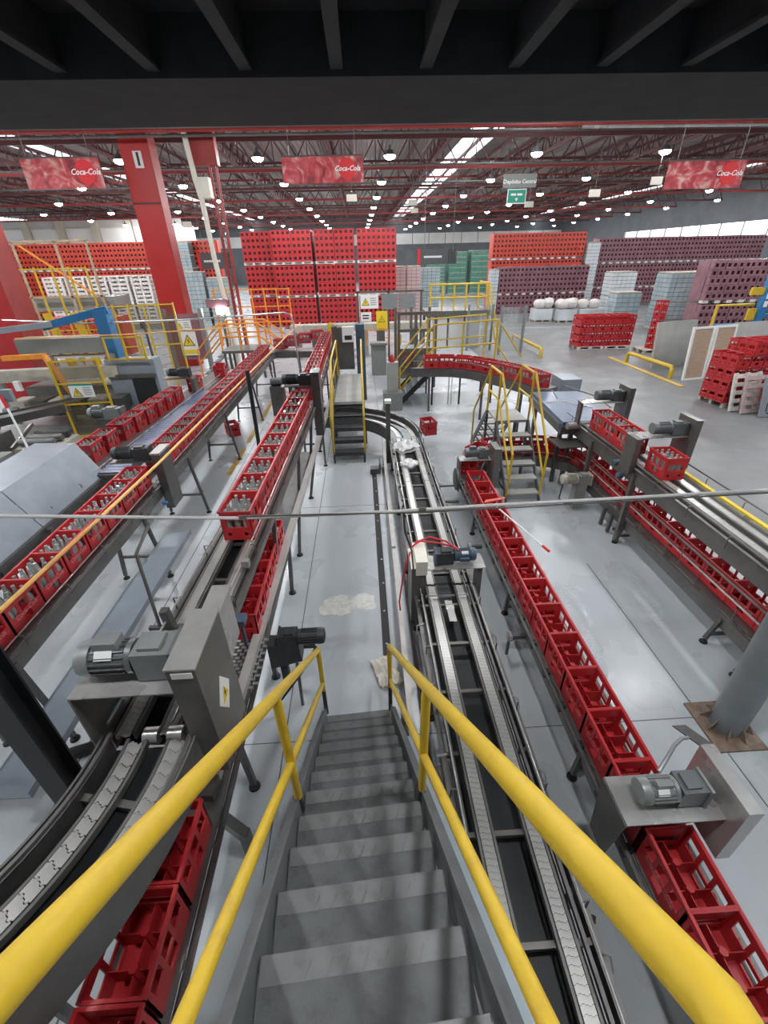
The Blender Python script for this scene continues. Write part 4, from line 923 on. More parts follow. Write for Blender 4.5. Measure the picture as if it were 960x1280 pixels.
# ------------------------------------------------------------------ pipes and tubes across the view
pp = W_(thing('steel_pipe', 'thin steel pipe with clamped cable stretched across over all the conveyors', 'pipe', (0, 3, 2.5)))
b = MB(); b.tube([(-4.2, 3.0, 2.70), (-2.82, 3.0, 2.65), (-1.03, 3.0, 2.535), (0.2, 3.0, 2.535), (0.89, 3.0, 2.55), (3.25, 3.0, 2.58), (5.0, 3.0, 2.62)], 0.014, 8); b.build('pipe', 'pipe_bright', pp, True)
b = MB(); b.tube([(-1.03, 2.99, 2.56), (0.4, 2.99, 2.522), (1.2, 2.99, 2.53), (3.25, 2.99, 2.56), (5.0, 2.99, 2.6)], 0.007, 6); b.build('cable', 'steel', pp, True)
for x in (-1.0, 0.42, 1.6):
    b = MB(); b.cyl((x - 0.03, 3.0, 2.542), (x + 0.03, 3.0, 2.542), 0.018, 8); b.build('clamp', 'steel', pp, True)
b = MB(); b.tube([(-1.68, 2.9, 2.58), (-1.68, 2.62, 2.5), (-1.70, 2.6, 1.7)], 0.014, 6); b.build('support_pole', 'steel', pp, True)
b = MB(); b.tube([(0.27, 3.0, 2.53), (0.3, 3.2, 2.2), (0.44, 3.9, 1.5), (0.5, 4.2, 1.0)], 0.009, 6); b.build('drop_cable', 'cable_black', pp, True)
b = MB(); b.beam((-1.62, 2.62, 1.78), (-1.62, 2.6, 1.98), 0.06, 0.06); b.beam((-1.78, 2.6, 1.80), (-1.5, 2.6, 1.80), 0.03, 0.03); b.build('pole_clamp', 'steel_dark', pp)
yt = W_(thing('yellow_tube', 'long thin yellow tube running above the bottle crates to the far bend', 'pipe', (-2.85, 10.8, 1.8)))
b = MB(); b.tube([(-2.9, 1.5, 2.08), (-2.86, 2.63, 2.02), (-2.85, 5.65, 1.92), (-2.84, 10.6, 1.85), (-2.7, 21, 1.82)], 0.018, 8); b.build('tube', 'yellow_tube', yt, True)
b = MB(); b.cyl((-2.80, 10.8, 0), (-2.76, 10.8, 2.02), 0.05, 10); tag(b.build('support_post', 'black_paint', None, True), 'slim black post propping the long yellow tube', 'post')
st = W_(thing('steel_rail', 'thin chrome pipe rail bent down at its end behind the bottle crates', 'pipe', (-2, 14, 0)))
b = MB(); b.tube([(-10.2, 14, 2.95), (-8, 14, 2.8), (-5, 14, 2.82), (-2.25, 14, 2.93), (-2.06, 14, 2.88), (-2.0, 14, 2.7), (-1.95, 14, 0.0)], 0.025, 8); b.build('pipe', 'steel_bright', st, True)
for x in (-6.3,):
    b = MB(); b.cyl((x, 14, 0), (x, 14, 2.8), 0.035, 8); b.build('post', 'steel_dark', st, True)
b = MB(); b.tube([(-9.5, 13.2, 2.55), (-6.5, 13.4, 2.55), (-3.6, 16, 2.35)], 0.018, 6); tag(b.build('cable_tube', 'yellow_tube', None, True), 'thin yellow tube crossing in front of the yellow machine cages', 'pipe')
# rags, pole and small clutter
def rag(name, x, y, z, w, l, h, m, label, seed, rz=0.0):
    rnd = random.Random(seed); n = 12; vs = []
    for i in range(n + 1):
        for j in range(n + 1):
            u, v = i / n - .5, j / n - .5
            hz = h * (0.25 + abs(math.sin(u * 9 + rnd.random() * 1.2)) * 0.5 + abs(math.cos(v * 7 + u * 4)) * 0.45) * max(0.05, 1 - 1.6 * max(abs(u), abs(v)) ** 1.5)
            px, py = u * w * (1 + rnd.uniform(-.1, .1)), v * l * (1 + rnd.uniform(-.1, .1)); c, s = math.cos(rz), math.sin(rz)
            vs.append((x + px * c - py * s, y + px * s + py * c, z + hz))
    fs = [(i * (n + 1) + j, (i + 1) * (n + 1) + j, (i + 1) * (n + 1) + j + 1, i * (n + 1) + j + 1) for i in range(n) for j in range(n)]
    k = len(vs); vs += [(a, c, z + 0.001) for a, c, e in vs]; fs += [tuple(q + k for q in reversed(f)) for f in fs]
    b = MB(); b.add(vs, fs); o = b.build(name, m, None, True); tag(o, label, 'rag')
rag('rag', 0.11, 3.5, 0.02, 0.26, 0.42, 0.10, 'cloth', 'crumpled cream rag on the floor at the end of the drain strip', 4, 0.3)
rag('rag', 0.86, 9.0, 0.6, 0.5, 0.42, 0.2, 'cloth_white', 'larger white rag heaped on the far end of the twin chains', 6, 0.5)
rag('rag', 0.84, 8.15, 0.6, 0.3, 0.3, 0.12, 'cloth_white', 'smaller white rag lying on the twin chains nearer the camera', 9, 0.8)
tp = W_(thing('cleaning_pole', 'white pole with red tip resting across the empty crates', 'pole', (2.25, 5.2, 0.8)))
b = MB(); b.tube([(2.0, 5.9, 0.84), (2.32, 4.75, 0.86)], 0.012, 8); b.build('shaft', 'white_paint', tp, True)
b = MB(); b.tube([(2.32, 4.75, 0.86), (2.36, 4.62, 0.86)], 0.018, 8); b.build('tip', 'sign_red', tp, True)
b = MB(); b.prism([(0, 0), (.35, .1), (.4, .16), (.05, .1)], 0, 0.012, lambda a, c, h: (1.85 + a, 6.05 + c, 0.815 + h)); tag(b.build('red_sheet', 'red_crate_bright'), 'thin red plastic sheet lying on top of the empty crates', 'sheet')
b = MB(); b.tube([(-2.1, 4.05, 0.0), (-2.1, 4.05, 0.62)], 0.012, 6); b.lathe([(0.02, -0.06), (0.04, -0.05), (0.04, 0.05)], 10, 0, axis_x(-2.05, 4.05, 0.55)); b.bb(-2.15, -1.98, 3.98, 4.12, 0, 0.012); tag(b.build('floor_sensor', 'motor_blue'), 'small sensor on a thin stand on the open floor beside the raised chains', 'sensor')
b = MB(); b.tube([(-3.1, 2.7, 0.06), (-2.2, 2.98, 0.06)], 0.06, 14); tag(b.build('drain_pipe', 'rubber', None, True), 'black open-ended drain pipe on the floor beside the drip tray', 'pipe')
b = MB(); b.beam((-2.0, 3.1, 0.03), (-1.45, 3.12, 0.03), 0.04, 0.04); tag(b.build('floor_bar', 'steel'), 'short flat steel bar on the floor behind the near motor', 'bar')
b = MB(); b.tube([(1.35, 7.4, 0.12), (1.75, 7.38, 0.12)], 0.03, 8); b.tube([(1.35, 7.9, 0.2), (1.75, 7.9, 0.2)], 0.02, 8); tag(b.build('cross_pipe', 'steel_dark', None, True), 'two short pipes linking twin chain conveyor and crate row', 'pipe')
for i, (x, y) in enumerate(((1.62, 3.7), (1.55, 5.6))):
    hv = W_(thing('hand_valve', ('nearer' if i == 0 else 'farther') + ' small steel valve on the side of the empty crate conveyor', 'valve', (x, y, 0)))
    b = MB(); b.tube([(x, y, 0), (x, y, 0.28)], 0.02, 8); b.build('stem', 'steel_dark', hv, True)
    b = MB(); b.lathe([(0.03, -0.03), (0.06, -0.02), (0.06, 0.02), (0.03, 0.03)], 12, 0, axis_x(x, y, 0.3)); b.build('valve_head', 'steel_bright', hv, True)
    b = MB(); b.bb(x, x + 0.2, y - 0.02, y + 0.02, 0.26, 0.32); b.build('arm', 'steel_dark', hv)
# ------------------------------------------------------------------ crossover stairs and platforms
def pipe(root, name, pts, r=0.022, m='yellow', n=8):
    b = MB(); b.tube(pts, r, n); return b.build(name, m, root, True)
# centre crossover stairs
t = W_(thing('crossover_stairs', 'centre crossover steps with straight yellow rails over the chain bend', 'stairs', (-0.42, 9.8, 0)))
x0, x1 = -0.78, -0.06
n = 5; r = 0.215
for i in range(n):
    z = r * (i + 1); y = 9.85 + i * 0.26
    b = MB(); b.bb(x0, x1, y, y + 0.25, z - 0.03, z); b.bb(x0, x1, y, y + 0.012, z - 0.09, z); b.build('tread', 'tread', t)
b = MB(); b.bb(x0, x1, 11.15, 14.2, 1.04, 1.075); b.build('platform', 'board_grey', t)
for s, x in ((-1, x0 - 0.02), (1, x1 + 0.02)):
    b = MB(); b.beam((x, 9.75, 0.1), (x, 11.2, 1.1), 0.02, 0.16); b.build('stringer', 'stringer', t)
    b = MB(); b.bb(x - 0.02, x + 0.02, 11.1, 14.2, 0.94, 1.06); b.build('platform_edge', 'stringer', t)
    pipe(t, 'handrail', [(x, 9.85, 0.2), (x, 9.85, 1.1), (x, 11.2, 2.1), (x, 14.0, 2.12), (x, 14.0, 1.08)], 0.026)
    if s < 0:
        pipe(t, 'mid_rail', [(x, 9.9, 0.65), (x, 11.2, 1.62), (x, 14.0, 1.62)], 0.02); pipe(t, 'rail_post', [(x, 11.2, 1.08), (x, 11.2, 2.1)], 0.022)
    for y in (11.3, 14.1):
        b = MB(); b.beam((x, y, 1.0), (x, y, 0), 0.05, 0.05); b.build('leg', 'stringer', t)
b = MB(); b.tube([(x0, 9.72, 0), (x0, 9.72, 0.2), (x0 + 0.04, 9.72, 0.24), (x1 - 0.04, 9.72, 0.24), (x1, 9.72, 0.2), (x1, 9.72, 0)], 0.02, 8); b.build('kick_bar', 'black_paint', t, True)
# crossover steps over the low bend, two flights with four yellow rails
t = W_(thing('crossover_stairs', 'yellow-railed crossover steps straddling the low bend of crates', 'stairs', (3.0, 8.2, 0)))
xa, xb = 2.72, 3.34; ZP = 1.30
ya, yb, yc, yd = 7.45, 8.6, 9.35, 10.5
for i in range(5):
    z = ZP / 6 * (i + 1)
    for k, y in enumerate((ya + (yb - ya) * (i + 0.3) / 5.4, yd - (yd - yc) * (i + 0.3) / 5.4)):
        b = MB(); b.bb(xa, xb, y - 0.1, y + 0.12, z - 0.03, z); b.build('tread', 'board_grey', t)
b = MB(); b.bb(xa, xb, yb, yc, ZP - 0.05, ZP); b.build('platform', 'board_grey', t)
for x in (xa - 0.02, xb + 0.02):
    for y0, y1 in ((ya - .05, yb), (yd + .05, yc)):
        b = MB(); b.beam((x, y0, 0.05), (x, y1, ZP - 0.02), 0.02, 0.12); b.build('stringer', 'stringer', t)
    pipe(t, 'handrail', [(x, ya, 0.15), (x, ya - 0.05, 1.05), (x, yb - 0.05, ZP + 0.98), (x, yb, ZP + 0.95), (x, yb, ZP)], 0.024)
    pipe(t, 'handrail', [(x, yb, ZP + 0.7), (x, yb + 0.03, ZP + 0.95), (x, yc - 0.03, ZP + 0.95), (x, yc, ZP + 0.85), (x, yc, ZP)], 0.024)
    pipe(t, 'mid_rail', [(x, ya, 0.6), (x, yb, ZP + 0.45), (x, yc, ZP + 0.45)], 0.02)
    pipe(t, 'handrail', [(x, yc, ZP + 0.9), (x, yd, 0.95), (x, yd, 0.05)], 0.022)
    for y in (yb, yc):
        b = MB(); b.beam((x, y, ZP), (x, y, 0), 0.05, 0.05); b.build('leg', 'stringer', t)
for i in range(5):
    z = 0.2 + 0.2 * i
    b = MB(); b.beam((xa - 0.02, ya + (yb - ya) * (z / ZP), z), (xa - 0.02, yd - (yd - yc) * (z / ZP), z), 0.018, 0.03); b.build('side_slat', 'black_paint', t)
# far platform with zigzag rails, steps descending toward the centre
t = W_(thing('access_platform', 'raised yellow-railed platform with steps behind the far crate bend', 'platform', (3.0, 14.8, 0)))
b = MB(); b.bb(2.15, 4.2, 14.1, 15.6, 1.08, 1.16); b.build('platform', 'board_grey', t)
for (x, y) in ((2.2, 14.15), (3.1, 14.15), (4.15, 14.15), (2.2, 15.55), (4.15, 15.55)):
    b = MB(); b.beam((x, y, 1.1), (x, y, 0), 0.05, 0.05); b.build('leg', 'black_paint', t)
    pipe(t, 'rail_post', [(x, y, 1.16), (x, y, 2.45)], 0.028)
for z, nm in ((2.45, 'handrail'), (1.78, 'mid_rail')):
    pipe(t, nm, [(1.15, 14.15, z - 1.25), (2.2, 14.15, z), (4.15, 14.15, z + 0.1)], 0.026); pipe(t, nm, [(1.15, 15.55, z - 1.25), (2.2, 15.55, z), (4.15, 15.55, z + 0.1)], 0.024)
    pipe(t, nm, [(4.15, 14.15, z + 0.1), (5.0, 14.15, z - 1.0)], 0.024)
for y in (14.15, 15.55): pipe(t, 'rail_post', [(1.15, y, 0.0), (1.15, y, 1.22)], 0.026)
for i in range(5):
    b = MB(); x = 1.2 + 0.2 * i; b.bb(x, x + 0.22, 14.15, 15.5, 0.2 * (i + 1) - 0.03, 0.2 * (i + 1)); b.build('tread', 'stringer', t)
for y in (14.12, 15.58):
    b = MB(); b.beam((1.1, y, 0.05), (2.2, y, 1.12), 0.02, 0.16); b.build('stringer', 'black_paint', t)
for x in (2.75, 2.85):
    b = MB(); b.cyl((x, 14.2, 0), (x, 14.2, 1.1), 0.02, 6); b.build('white_conduit', 'white_paint', t, True)
# higher platform behind, with white machine panels below
t = W_(thing('access_platform', 'higher grey deck with yellow guard rails above white cabinet panels', 'platform', (5, 24, 0)))
b = MB(); b.bb(3.3, 6.6, 24, 26, 1.55, 1.8); b.build('deck', 'steel_dark', t)
for x in (3.5, 4.1, 4.7, 5.3, 5.9, 6.4): pipe(t, 'rail_post', [(x, 24.05, 1.8), (x, 24.05, 3.0)], 0.045)
for z in (3.0, 2.4): pipe(t, 'handrail', [(3.4, 24.05, z), (6.45, 24.05, z), (6.45, 26, z)], 0.045)
for x in (3.45, 6.45):
    for y in (24.1, 25.9):
        b = MB(); b.beam((x, y, 1.6), (x, y, 0), 0.12, 0.12); b.build('leg', 'steel_dark', t)
for i, x in enumerate((3.7, 4.55, 5.4)):
    b = MB(); b.bb(x, x + 0.75, 24.3, 24.9, 0, 1.5); b.build('cabinet_panel', 'wall_panel', t)
pipe(t, 'ladder_rail', [(6.4, 23.9, 3.0), (6.9, 22.6, 0.0)], 0.045); pipe(t, 'ladder_rail', [(6.4, 24.6, 3.0), (6.9, 23.3, 0.0)], 0.045)
# left far steps behind the long conveyor
t = W_(thing('access_platform', 'orange-railed steps and walkway behind the far end of the long conveyor', 'platform', (-5, 19, 0)))
b = MB(); b.bb(-5.7, -4.0, 18.8, 20.2, 1.0, 1.1); b.build('platform', 'steel_dark', t)
for y in (18.85, 20.15):
    for z in (2.1, 1.62): pipe(t, 'handrail', [(-6.65, y, z - 0.95), (-5.65, y, z), (-4.1, y, z), (-3.3, y, z - 0.6)], 0.03, 'orange')
    for x, z in ((-6.65, 0.0), (-5.65, 1.0), (-4.9, 1.0), (-4.1, 1.0)): pipe(t, 'rail_post', [(x, y, z), (x, y, z + 1.12)], 0.03, 'orange')
    for x in (-5.6, -4.1):
        b = MB(); b.beam((x, y, 1.0), (x, y, 0), 0.08, 0.08); b.build('leg', 'steel_dark', t)
for i in range(4):
    b = MB(); x = -6.6 + 0.22 * i; b.bb(x, x + 0.22, 18.9, 20.1, 0.22 * (i + 1) - 0.03, 0.22 * (i + 1)); b.build('tread', 'stringer', t)
# ------------------------------------------------------------------ signs helper
def sign_face(root, x, y, z, w, h, tri=True, lines=4, head=None, off=0.0):
    """white sign facing -y with warning triangle and text lines"""
    b = MB(); b.bb(x - w / 2, x + w / 2, y - 0.012, y, z - h / 2, z + h / 2); s = b.build('sign_plate', 'sign_white', root)
    if head:
        b = MB(); b.bb(x - w / 2, x + w / 2, y - 0.015, y - 0.012, z + h * .36, z + h / 2); b.build('sign_header', head, s)
    return s
def sign_triangle(s, x, y, z, k):
    f = lambda a, c, h: (x + a, y - h, z + c)
    b = MB(); b.prism([(-k, -k * .8), (k, -k * .8), (0, k)], 0.012, 0.016, f); b.build('triangle_border', 'sign_black', s)
    b = MB(); b.prism([(-k * .8, -k * .68), (k * .8, -k * .68), (0, k * .76)], 0.016, 0.019, f); b.build('triangle', 'sign_yellow', s)
    b = MB(); b.prism([(-k * .1, -k * .5), (k * .22, 0), (k * .03, -.02 * k), (k * .1, k * .5), (-k * .2, -.02 * k), (0, 0)], 0.019, 0.021, f); b.build('bolt_symbol', 'sign_black', s)
def sign_lines(s, x0, x1, y, z0, z1, n, m='sign_line'):
    for i in range(n):
        z = z1 + (z0 - z1) * (i + .5) / n; b = MB(); b.bb(x0, x1 - (x1 - x0) * random.uniform(0, .25), y - 0.016, y - 0.012, z - abs(z1 - z0) / n * .25, z + abs(z1 - z0) / n * .25); b.build('text_line', m, s)
# ------------------------------------------------------------------ red columns
def column(x, y, w, d, z1, label, n=1):
    r = W_(thing('red_column', label, 'column', (x, y, 0))); r['kind'] = 'structure'
    b = MB(); b.bb(x - w / 2, x + w / 2, y - d / 2, y + d / 2, 0, z1); b.build('shaft', 'red_paint', r)
    b = MB(); b.bb(x - w / 2 - 0.01, x + w / 2 + 0.01, y - d / 2 - 0.01, y + d / 2 + 0.01, 6.25, 6.32); b.build('weld_band', 'truss', r)
    b = MB(); b.bb(x + w / 2, x + w / 2 + 0.03, y - d / 2 - .06, y + d / 2, 0, z1); b.build('flange', 'truss_red', r)
    return r
r = column(-8.3, 22, 1.1, 0.7, 8.45, 'massive red steel column with small white number plate')
b = MB(); b.bb(-8.40, -8.08, 21.63, 21.65, 7.40, 7.92); b.build('number_plate', 'sign_white', r)
b = MB(); b.bb(-8.28, -8.19, 21.62, 21.63, 7.47, 7.88); b.build('plate_mark', 'sign_black', r)
column(-10.95, 15.2, 1.25, 0.9, 8.45, 'massive red steel column at the edge of the caged machine')
# white downpipe and red lattice mast
r = W_(thing('downpipe', 'white rain downpipe with offset bend beside a red lattice mast', 'pipe', (-5.9, 21, 0)))
pipe(r, 'pipe', [(-6.2, 21, 9.6), (-6.15, 21, 8.3), (-6.05, 21, 6.9), (-5.95, 21, 6.3), (-5.9, 21, 4.4), (-5.75, 21, 2.3), (-5.7, 21, 0)], 0.10, 'cream', 12)
b = MB(); b.bb(-6.0, -5.55, 20.9, 21.3, 6.35, 7.0); b.build('collector_box', 'cream', r)
r = W_(thing('lattice_mast', 'thin red lattice mast rising beside the white downpipe', 'mast', (-5.45, 21.5, 0)))
for dx, dy in ((-.12, -.12), (.12, -.12), (-.12, .12), (.12, .12)):
    b = MB(); b.bb(-5.45 + dx - .025, -5.45 + dx + .025, 21.5 + dy - .025, 21.5 + dy + .025, 0, 8.6); b.build('mast_chord', 'truss_red', r)
for i in range(28):
    b = MB(); z = 0.3 * i; s = 1 if i % 2 else -1; b.beam((-5.45 - .12 * s, 21.38, z), (-5.45 + .12 * s, 21.38, z + .3), 0.02, 0.02); b.build('mast_lacing', 'truss_red', r)
b = MB(); b.bb(-6.2, -5.2, 21.3, 21.7, 7.4, 8.45); b.build('mast_head', 'truss_red', r)
# ------------------------------------------------------------------ caged depalletising machine at the side
t = W_(thing('caged_machine', 'grey and cream depalletising machine body behind yellow cages', 'machine', (-9, 14, 0)))
b = MB(); b.bb(-10.1, -7.6, 13.95, 14.6, 2.0, 2.42); b.build('upper_housing', 'machine_grey', t)
b = MB(); b.bb(-10.6, -7.3, 13.9, 14.3, 1.88, 1.92); b.build('white_rail', 'white_paint', t)
b = MB(); b.beam((-11, 13.2, 1.55), (-7.2, 13.6, 1.55), 0.3, 0.32); b.build('cream_beam', 'machine_cream', t)
b = MB(); b.bb(-10.2, -7.6, 13.75, 14.6, 0.2, 1.1); b.build('lower_frame', 'machine_grey', t)
for i in range(6):
    b = MB(); x = -10.2 + i * 0.55; b.bb(x, x + 0.4, 12.9, 13.5, 0.55, 0.9); b.build('gear_case', 'steel_dark' if i % 2 else 'machine_cream', t)
for i in range(4):
    b = MB(); x = -9.9 + i * 0.6; b.lathe([(0.1, -0.2), (0.13, -0.15), (0.13, 0.15), (0.1, 0.2)], 12, 0, axis_x(x, 12.5, 0.75)); b.build('roller', 'motor_grey', t, True)
b = MB(); b.beam((-9.9, 11.4, 0.75), (-7.9, 12.4, 0.95), 0.5, 0.2); b.beam((-9.9, 11.1, 0.95), (-7.9, 12.1, 1.15), 0.04, 0.06); b.build('side_track', 'steel_dark', t)
b = MB(); b.beam((-9.6, 12.6, 2.15), (-8.45, 12.6, 2.18), 0.12, 0.12); b.beam((-8.5, 12.6, 2.18), (-7.95, 12.3, 1.2), 0.12, 0.12); b.build('orange_arm', 'orange', t)
b = MB(); b.bb(-9.4, -9.25, 12.3, 12.4, 1.35, 1.6); b.build('indicator_box', 'white_plastic', t)
for i, x in enumerate((-10.9, -9.2, -7.4)):
    b = MB(); b.bb(x, x + 0.12, 13.7, 13.82, 0, 2.0); b.build('leg', 'machine_grey', t)
for i, (x, y, w, l, h, m) in enumerate(((-9.6, 8.2, 1.1, 1.6, .55, 'steel_dark'), (-8.3, 8.6, 1.2, 1.3, .8, 'machine_grey'), (-7.1, 8.9, .8, 1.0, .5, 'steel_dark'), (-9.2, 10.0, 1.4, .9, .9, 'steel_dark'), (-7.6, 10.2, 1.0, .9, .65, 'machine_cream'), (-6.6, 7.6, .5, 2.2, .4, 'steel_dark'))):
    q = W_(thing('roller_machine', '%s low dark roller machine between the sheet metal tunnel and yellow cage' % ORD[i], 'machine', (x, y, 0)))
    b = MB(); b.bb(x - w / 2, x + w / 2, y - l / 2, y + l / 2, 0, h); b.build('housing', m, q)
    for k in range(3):
        b = MB(); yy = y - l / 3 + k * l / 3; b.lathe([(0.07, -w * .4), (0.09, -w * .35), (0.09, w * .35), (0.07, w * .4)], 12, 0, axis_x(x, yy, h + .1)); b.build('roller', ('motor_grey', 'steel', 'motor_dark')[k], q, True)
    b = MB(); b.beam((x - w / 2, y - l / 2, h + .02), (x - w / 2, y + l / 2, h + .3), 0.05, 0.08); b.build('side_rail', 'steel', q)
    b = MB(); b.tube([(x + w * .3, y - l / 2, h * .8), (x + w * .5, y - l * .6, h * .5), (x + w * .3, y - l * .7, .05)], 0.025, 6); b.build('hose', 'cable_black', q, True)
b = MB(); b.bb(-12, -6.2, 6.6, 13.5, 0, 0.012); tag(b.build('floor_mat', 'machine_grey'), 'dark grey floor area under the caged machine', 'mat')  # thin grey sheet laid on the floor to darken this area
q = W_(thing('marker_pole', 'leaning white pole with red and blue head in front of the caged machine', 'pole', (-7.0, 8.8, 0)))
b = MB(); b.cyl((-6.55, 8.3, 0.1), (-7.35, 9.2, 1.75), 0.022, 8); b.build('shaft', 'white_paint', q, True)
b = MB(); b.cyl((-7.35, 9.2, 1.75), (-7.5, 9.35, 2.05), 0.03, 8); b.build('tip', 'sign_red', q, True)
b = MB(); b.bb(-7.45, -7.25, 9.3, 9.4, 1.85, 2.1); b.build('box_head', 'blue_pale', q)
t = W_(thing('blue_gantry', 'blue painted gantry arm reaching over the caged machine', 'gantry', (-8, 14, 0)))
b = MB(); b.beam((-11.5, 13.0, 2.62), (-8.6, 13.6, 2.85), 0.2, 0.14); b.build('pale_arm', 'blue_pale', t)
b = MB(); b.beam((-8.9, 13.6, 2.78), (-7.2, 14.0, 3.15), 0.22, 0.2); b.build('arm', 'blue_paint', t)
b = MB(); b.bb(-7.55, -7.2, 13.8, 14.2, 0.0, 3.15); b.build('post', 'blue_paint', t)
b = MB(); b.bb(-7.5, -6.1, 13.5, 14.0, 0.0, 1.85); b.build('base_cabinet', 'blue_pale', t)
b = MB(); b.bb(-6.85, -6.2, 13.46, 13.5, 0.5, 1.3); b.build('cabinet_window', 'black_paint', t)
b = MB(); b.bb(-7.5, -6.1, 13.44, 13.5, 1.35, 1.45); b.build('cabinet_rail', 'steel', t)
def fence(label, p0, p1, z0, z1, npost, rails, m='yellow', w=0.05, infill='mesh_dark', lean=0.0):
    t = W_(thing('safety_fence', label, 'fence', (p0[0], p0[1], 0))); p0 = Vector((*p0, 0)); p1 = Vector((*p1, 0))
    for i in range(npost):
        p = p0.lerp(p1, i / (npost - 1)); b = MB(); b.beam((p.x, p.y, z0), (p.x, p.y, z1), w, w); b.build('fence_post', m, t)
    for z in rails:
        b = MB(); b.beam((p0.x, p0.y, z), (p1.x, p1.y, z), w * .8, w * .8); b.build('fence_rail', m, t)
    if infill:
        n = Vector((-(p1 - p0).y, (p1 - p0).x, 0)).normalized() * 0.012
        b = MB(); b.add([(p0.x + n.x, p0.y + n.y, z0 + .05), (p1.x + n.x, p1.y + n.y, z0 + .05), (p1.x + n.x, p1.y + n.y, z1), (p0.x + n.x, p0.y + n.y, z1)], [(0, 1, 2, 3)]); b.build('fence_mesh', infill, t)
    return t
f = fence('yellow framed cage door carrying the white electrical warning sign', (-8.1, 12.05), (-6.95, 12.2), 0.05, 2.15, 2, (0.1, 1.0, 1.55, 2.12))
s = sign_face(f, -7.5, 12.02, 1.38, 0.62, 0.36, head='sign_green'); sign_triangle(s, -7.63, 12.02, 1.33, 0.13); sign_lines(s, -7.45, -7.22, 12.02, 1.25, 1.48, 5)
fence('small yellow railing panel on top of the blue cabinet', (-7.25, 13.35), (-6.2, 13.35), 1.85, 2.5, 3, (1.9, 2.48), infill=None)
fence('tall yellow mesh cage behind the blue gantry', (-9.2, 17.2), (-6.8, 17.8), 0.0, 3.0, 6, (0.3, 1.6, 2.95))
fence('second tall yellow mesh cage set farther behind the blue gantry', (-11.6, 17.5), (-9.3, 17.5), 0.0, 4.2, 5, (2.2, 4.15), infill=None)
t = W_(thing('machine_tower', 'tall open frame of thin brown rails above the caged machine', 'machine frame', (-13, 19, 0)))
for x in (-15.5, -14.2, -12.4, -10.9, -9.8):
    b = MB(); b.beam((x, 19, 0), (x, 19, 5.0), 0.07, 0.07); b.build('frame_post', 'wood', t)
for z in (3.2, 5.0):
    b = MB(); b.beam((-15.6, 19, z), (-9.7, 19, z), 0.07, 0.07); b.build('frame_rail', 'wood', t)
for i, x in enumerate((-15.0, -12.2)):
    b = MB(); b.beam((x, 19, 4.9), (x + 2.2, 19, 3.2), 0.06, 0.06); b.build('frame_brace', 'orange', t)
b = MB(); b.bb(-16, -9.5, 19.2, 20.5, 2.7, 3.15); b.build('walkway', 'machine_grey', t)
for i, x in enumerate((-12.6, -11.5, -10.5, -9.6)):
    b = MB(); b.beam((x, 18.6, 0.3), (x - 0.35, 18.6, 2.7), 0.25, 0.16); b.build('yellow_lift_post', 'yellow', t)
b = MB(); b.bb(-14.2, -13.4, 18.7, 19.1, 0.2, 2.7); b.build('lift_column', 'motor_light', t)
fence('orange guard railing in front of the far grey wrapped loads', (-8.0, 27), (-3.9, 27), 0.0, 2.9, 7, (1.2, 2.0, 2.85), 'orange', 0.07, None)
# door frame post with two warning signs
t = W_(thing('sign_gate', 'grey doorway frame with maroon panel and two yellow warning signs', 'gate', (-7.4, 20, 0)))
for x in (-8.1, -6.6):
    b = MB(); b.bb(x - 0.08, x + 0.08, 19.9, 20.1, 0, 2.6); b.build('gate_post', 'motor_light', t)
b = MB(); b.bb(-7.95, -6.75, 20.05, 20.1, 0.6, 2.4); b.build('maroon_panel', 'red_crate_wrapped', t)
s = sign_face(t, -7.4, 20.0, 1.98, 0.62, 0.36); sign_triangle(s, -7.56, 20.0, 1.95, 0.12); sign_lines(s, -7.4, -7.12, 20.0, 1.85, 2.1, 4)
s = sign_face(t, -7.35, 20.0, 1.25, 0.72, 0.95); sign_triangle(s, -7.35, 20.0, 1.36, 0.26); b = MB(); b.bb(-7.66, -7.04, 19.984, 19.988, 0.83, 1.0); b.build('sign_footer', 'sign_yellow', s)
t = W_(thing('work_light', 'bright work light under a dark hood by the orange rails', 'lamp', (-5.9, 20.6, 0)))
b = MB(); b.bb(-6.5, -5.6, 20.6, 21.0, 2.55, 2.85); b.build('hood', 'red_crate_wrapped', t)
b = MB(); b.bb(-6.1, -5.75, 20.54, 20.6, 2.3, 2.55); b.build('lens', 'worklight_lens', t)
b = MB(); b.bb(-6.0, -5.9, 20.7, 20.8, 0, 2.55); b.build('stand', 'steel', t)
# ------------------------------------------------------------------ centre back: cabinets, panels, machines
t = W_(thing('control_console', 'tall brown control cabinet with white operator box at the end of the centre walkway', 'cabinet', (-0.5, 14.8, 0)))
b = MB(); b.bb(-0.78, -0.28, 14.9, 15.3, 1.07, 2.35); b.build('cabinet', 'steel_dark', t)
b = MB(); b.bb(-0.62, -0.25, 14.7, 14.9, 1.95, 2.4); q = b.build('operator_box', 'white_plastic', t)
b = MB(); b.bb(-0.55, -0.32, 14.69, 14.7, 2.02, 2.15); b.build('display', 'sign_black', q)
b = MB(); b.bb(-0.2, 0.08, 15.0, 15.4, 0.0, 2.42); b.build('teal_cabinet', 'motor_blue', t)
b = MB(); b.bb(-0.96, -0.8, 14.9, 15.3, 0.4, 2.4); b.build('grey_cabinet', 'steel', t)
t = W_(thing('sign_board_frame', 'steel frame with sign boards and pale panels at the centre of the hall', 'frame', (1, 19, 0)))
for x in (-0.1, 1.1, 2.4):
    b = MB(); b.bb(x - 0.04, x + 0.04, 19, 19.08, 0, 3.1); b.build('frame_post', 'steel', t)
b = MB(); b.bb(-0.15, 2.5, 19, 19.06, 3.05, 3.12); b.build('frame_rail', 'steel', t)
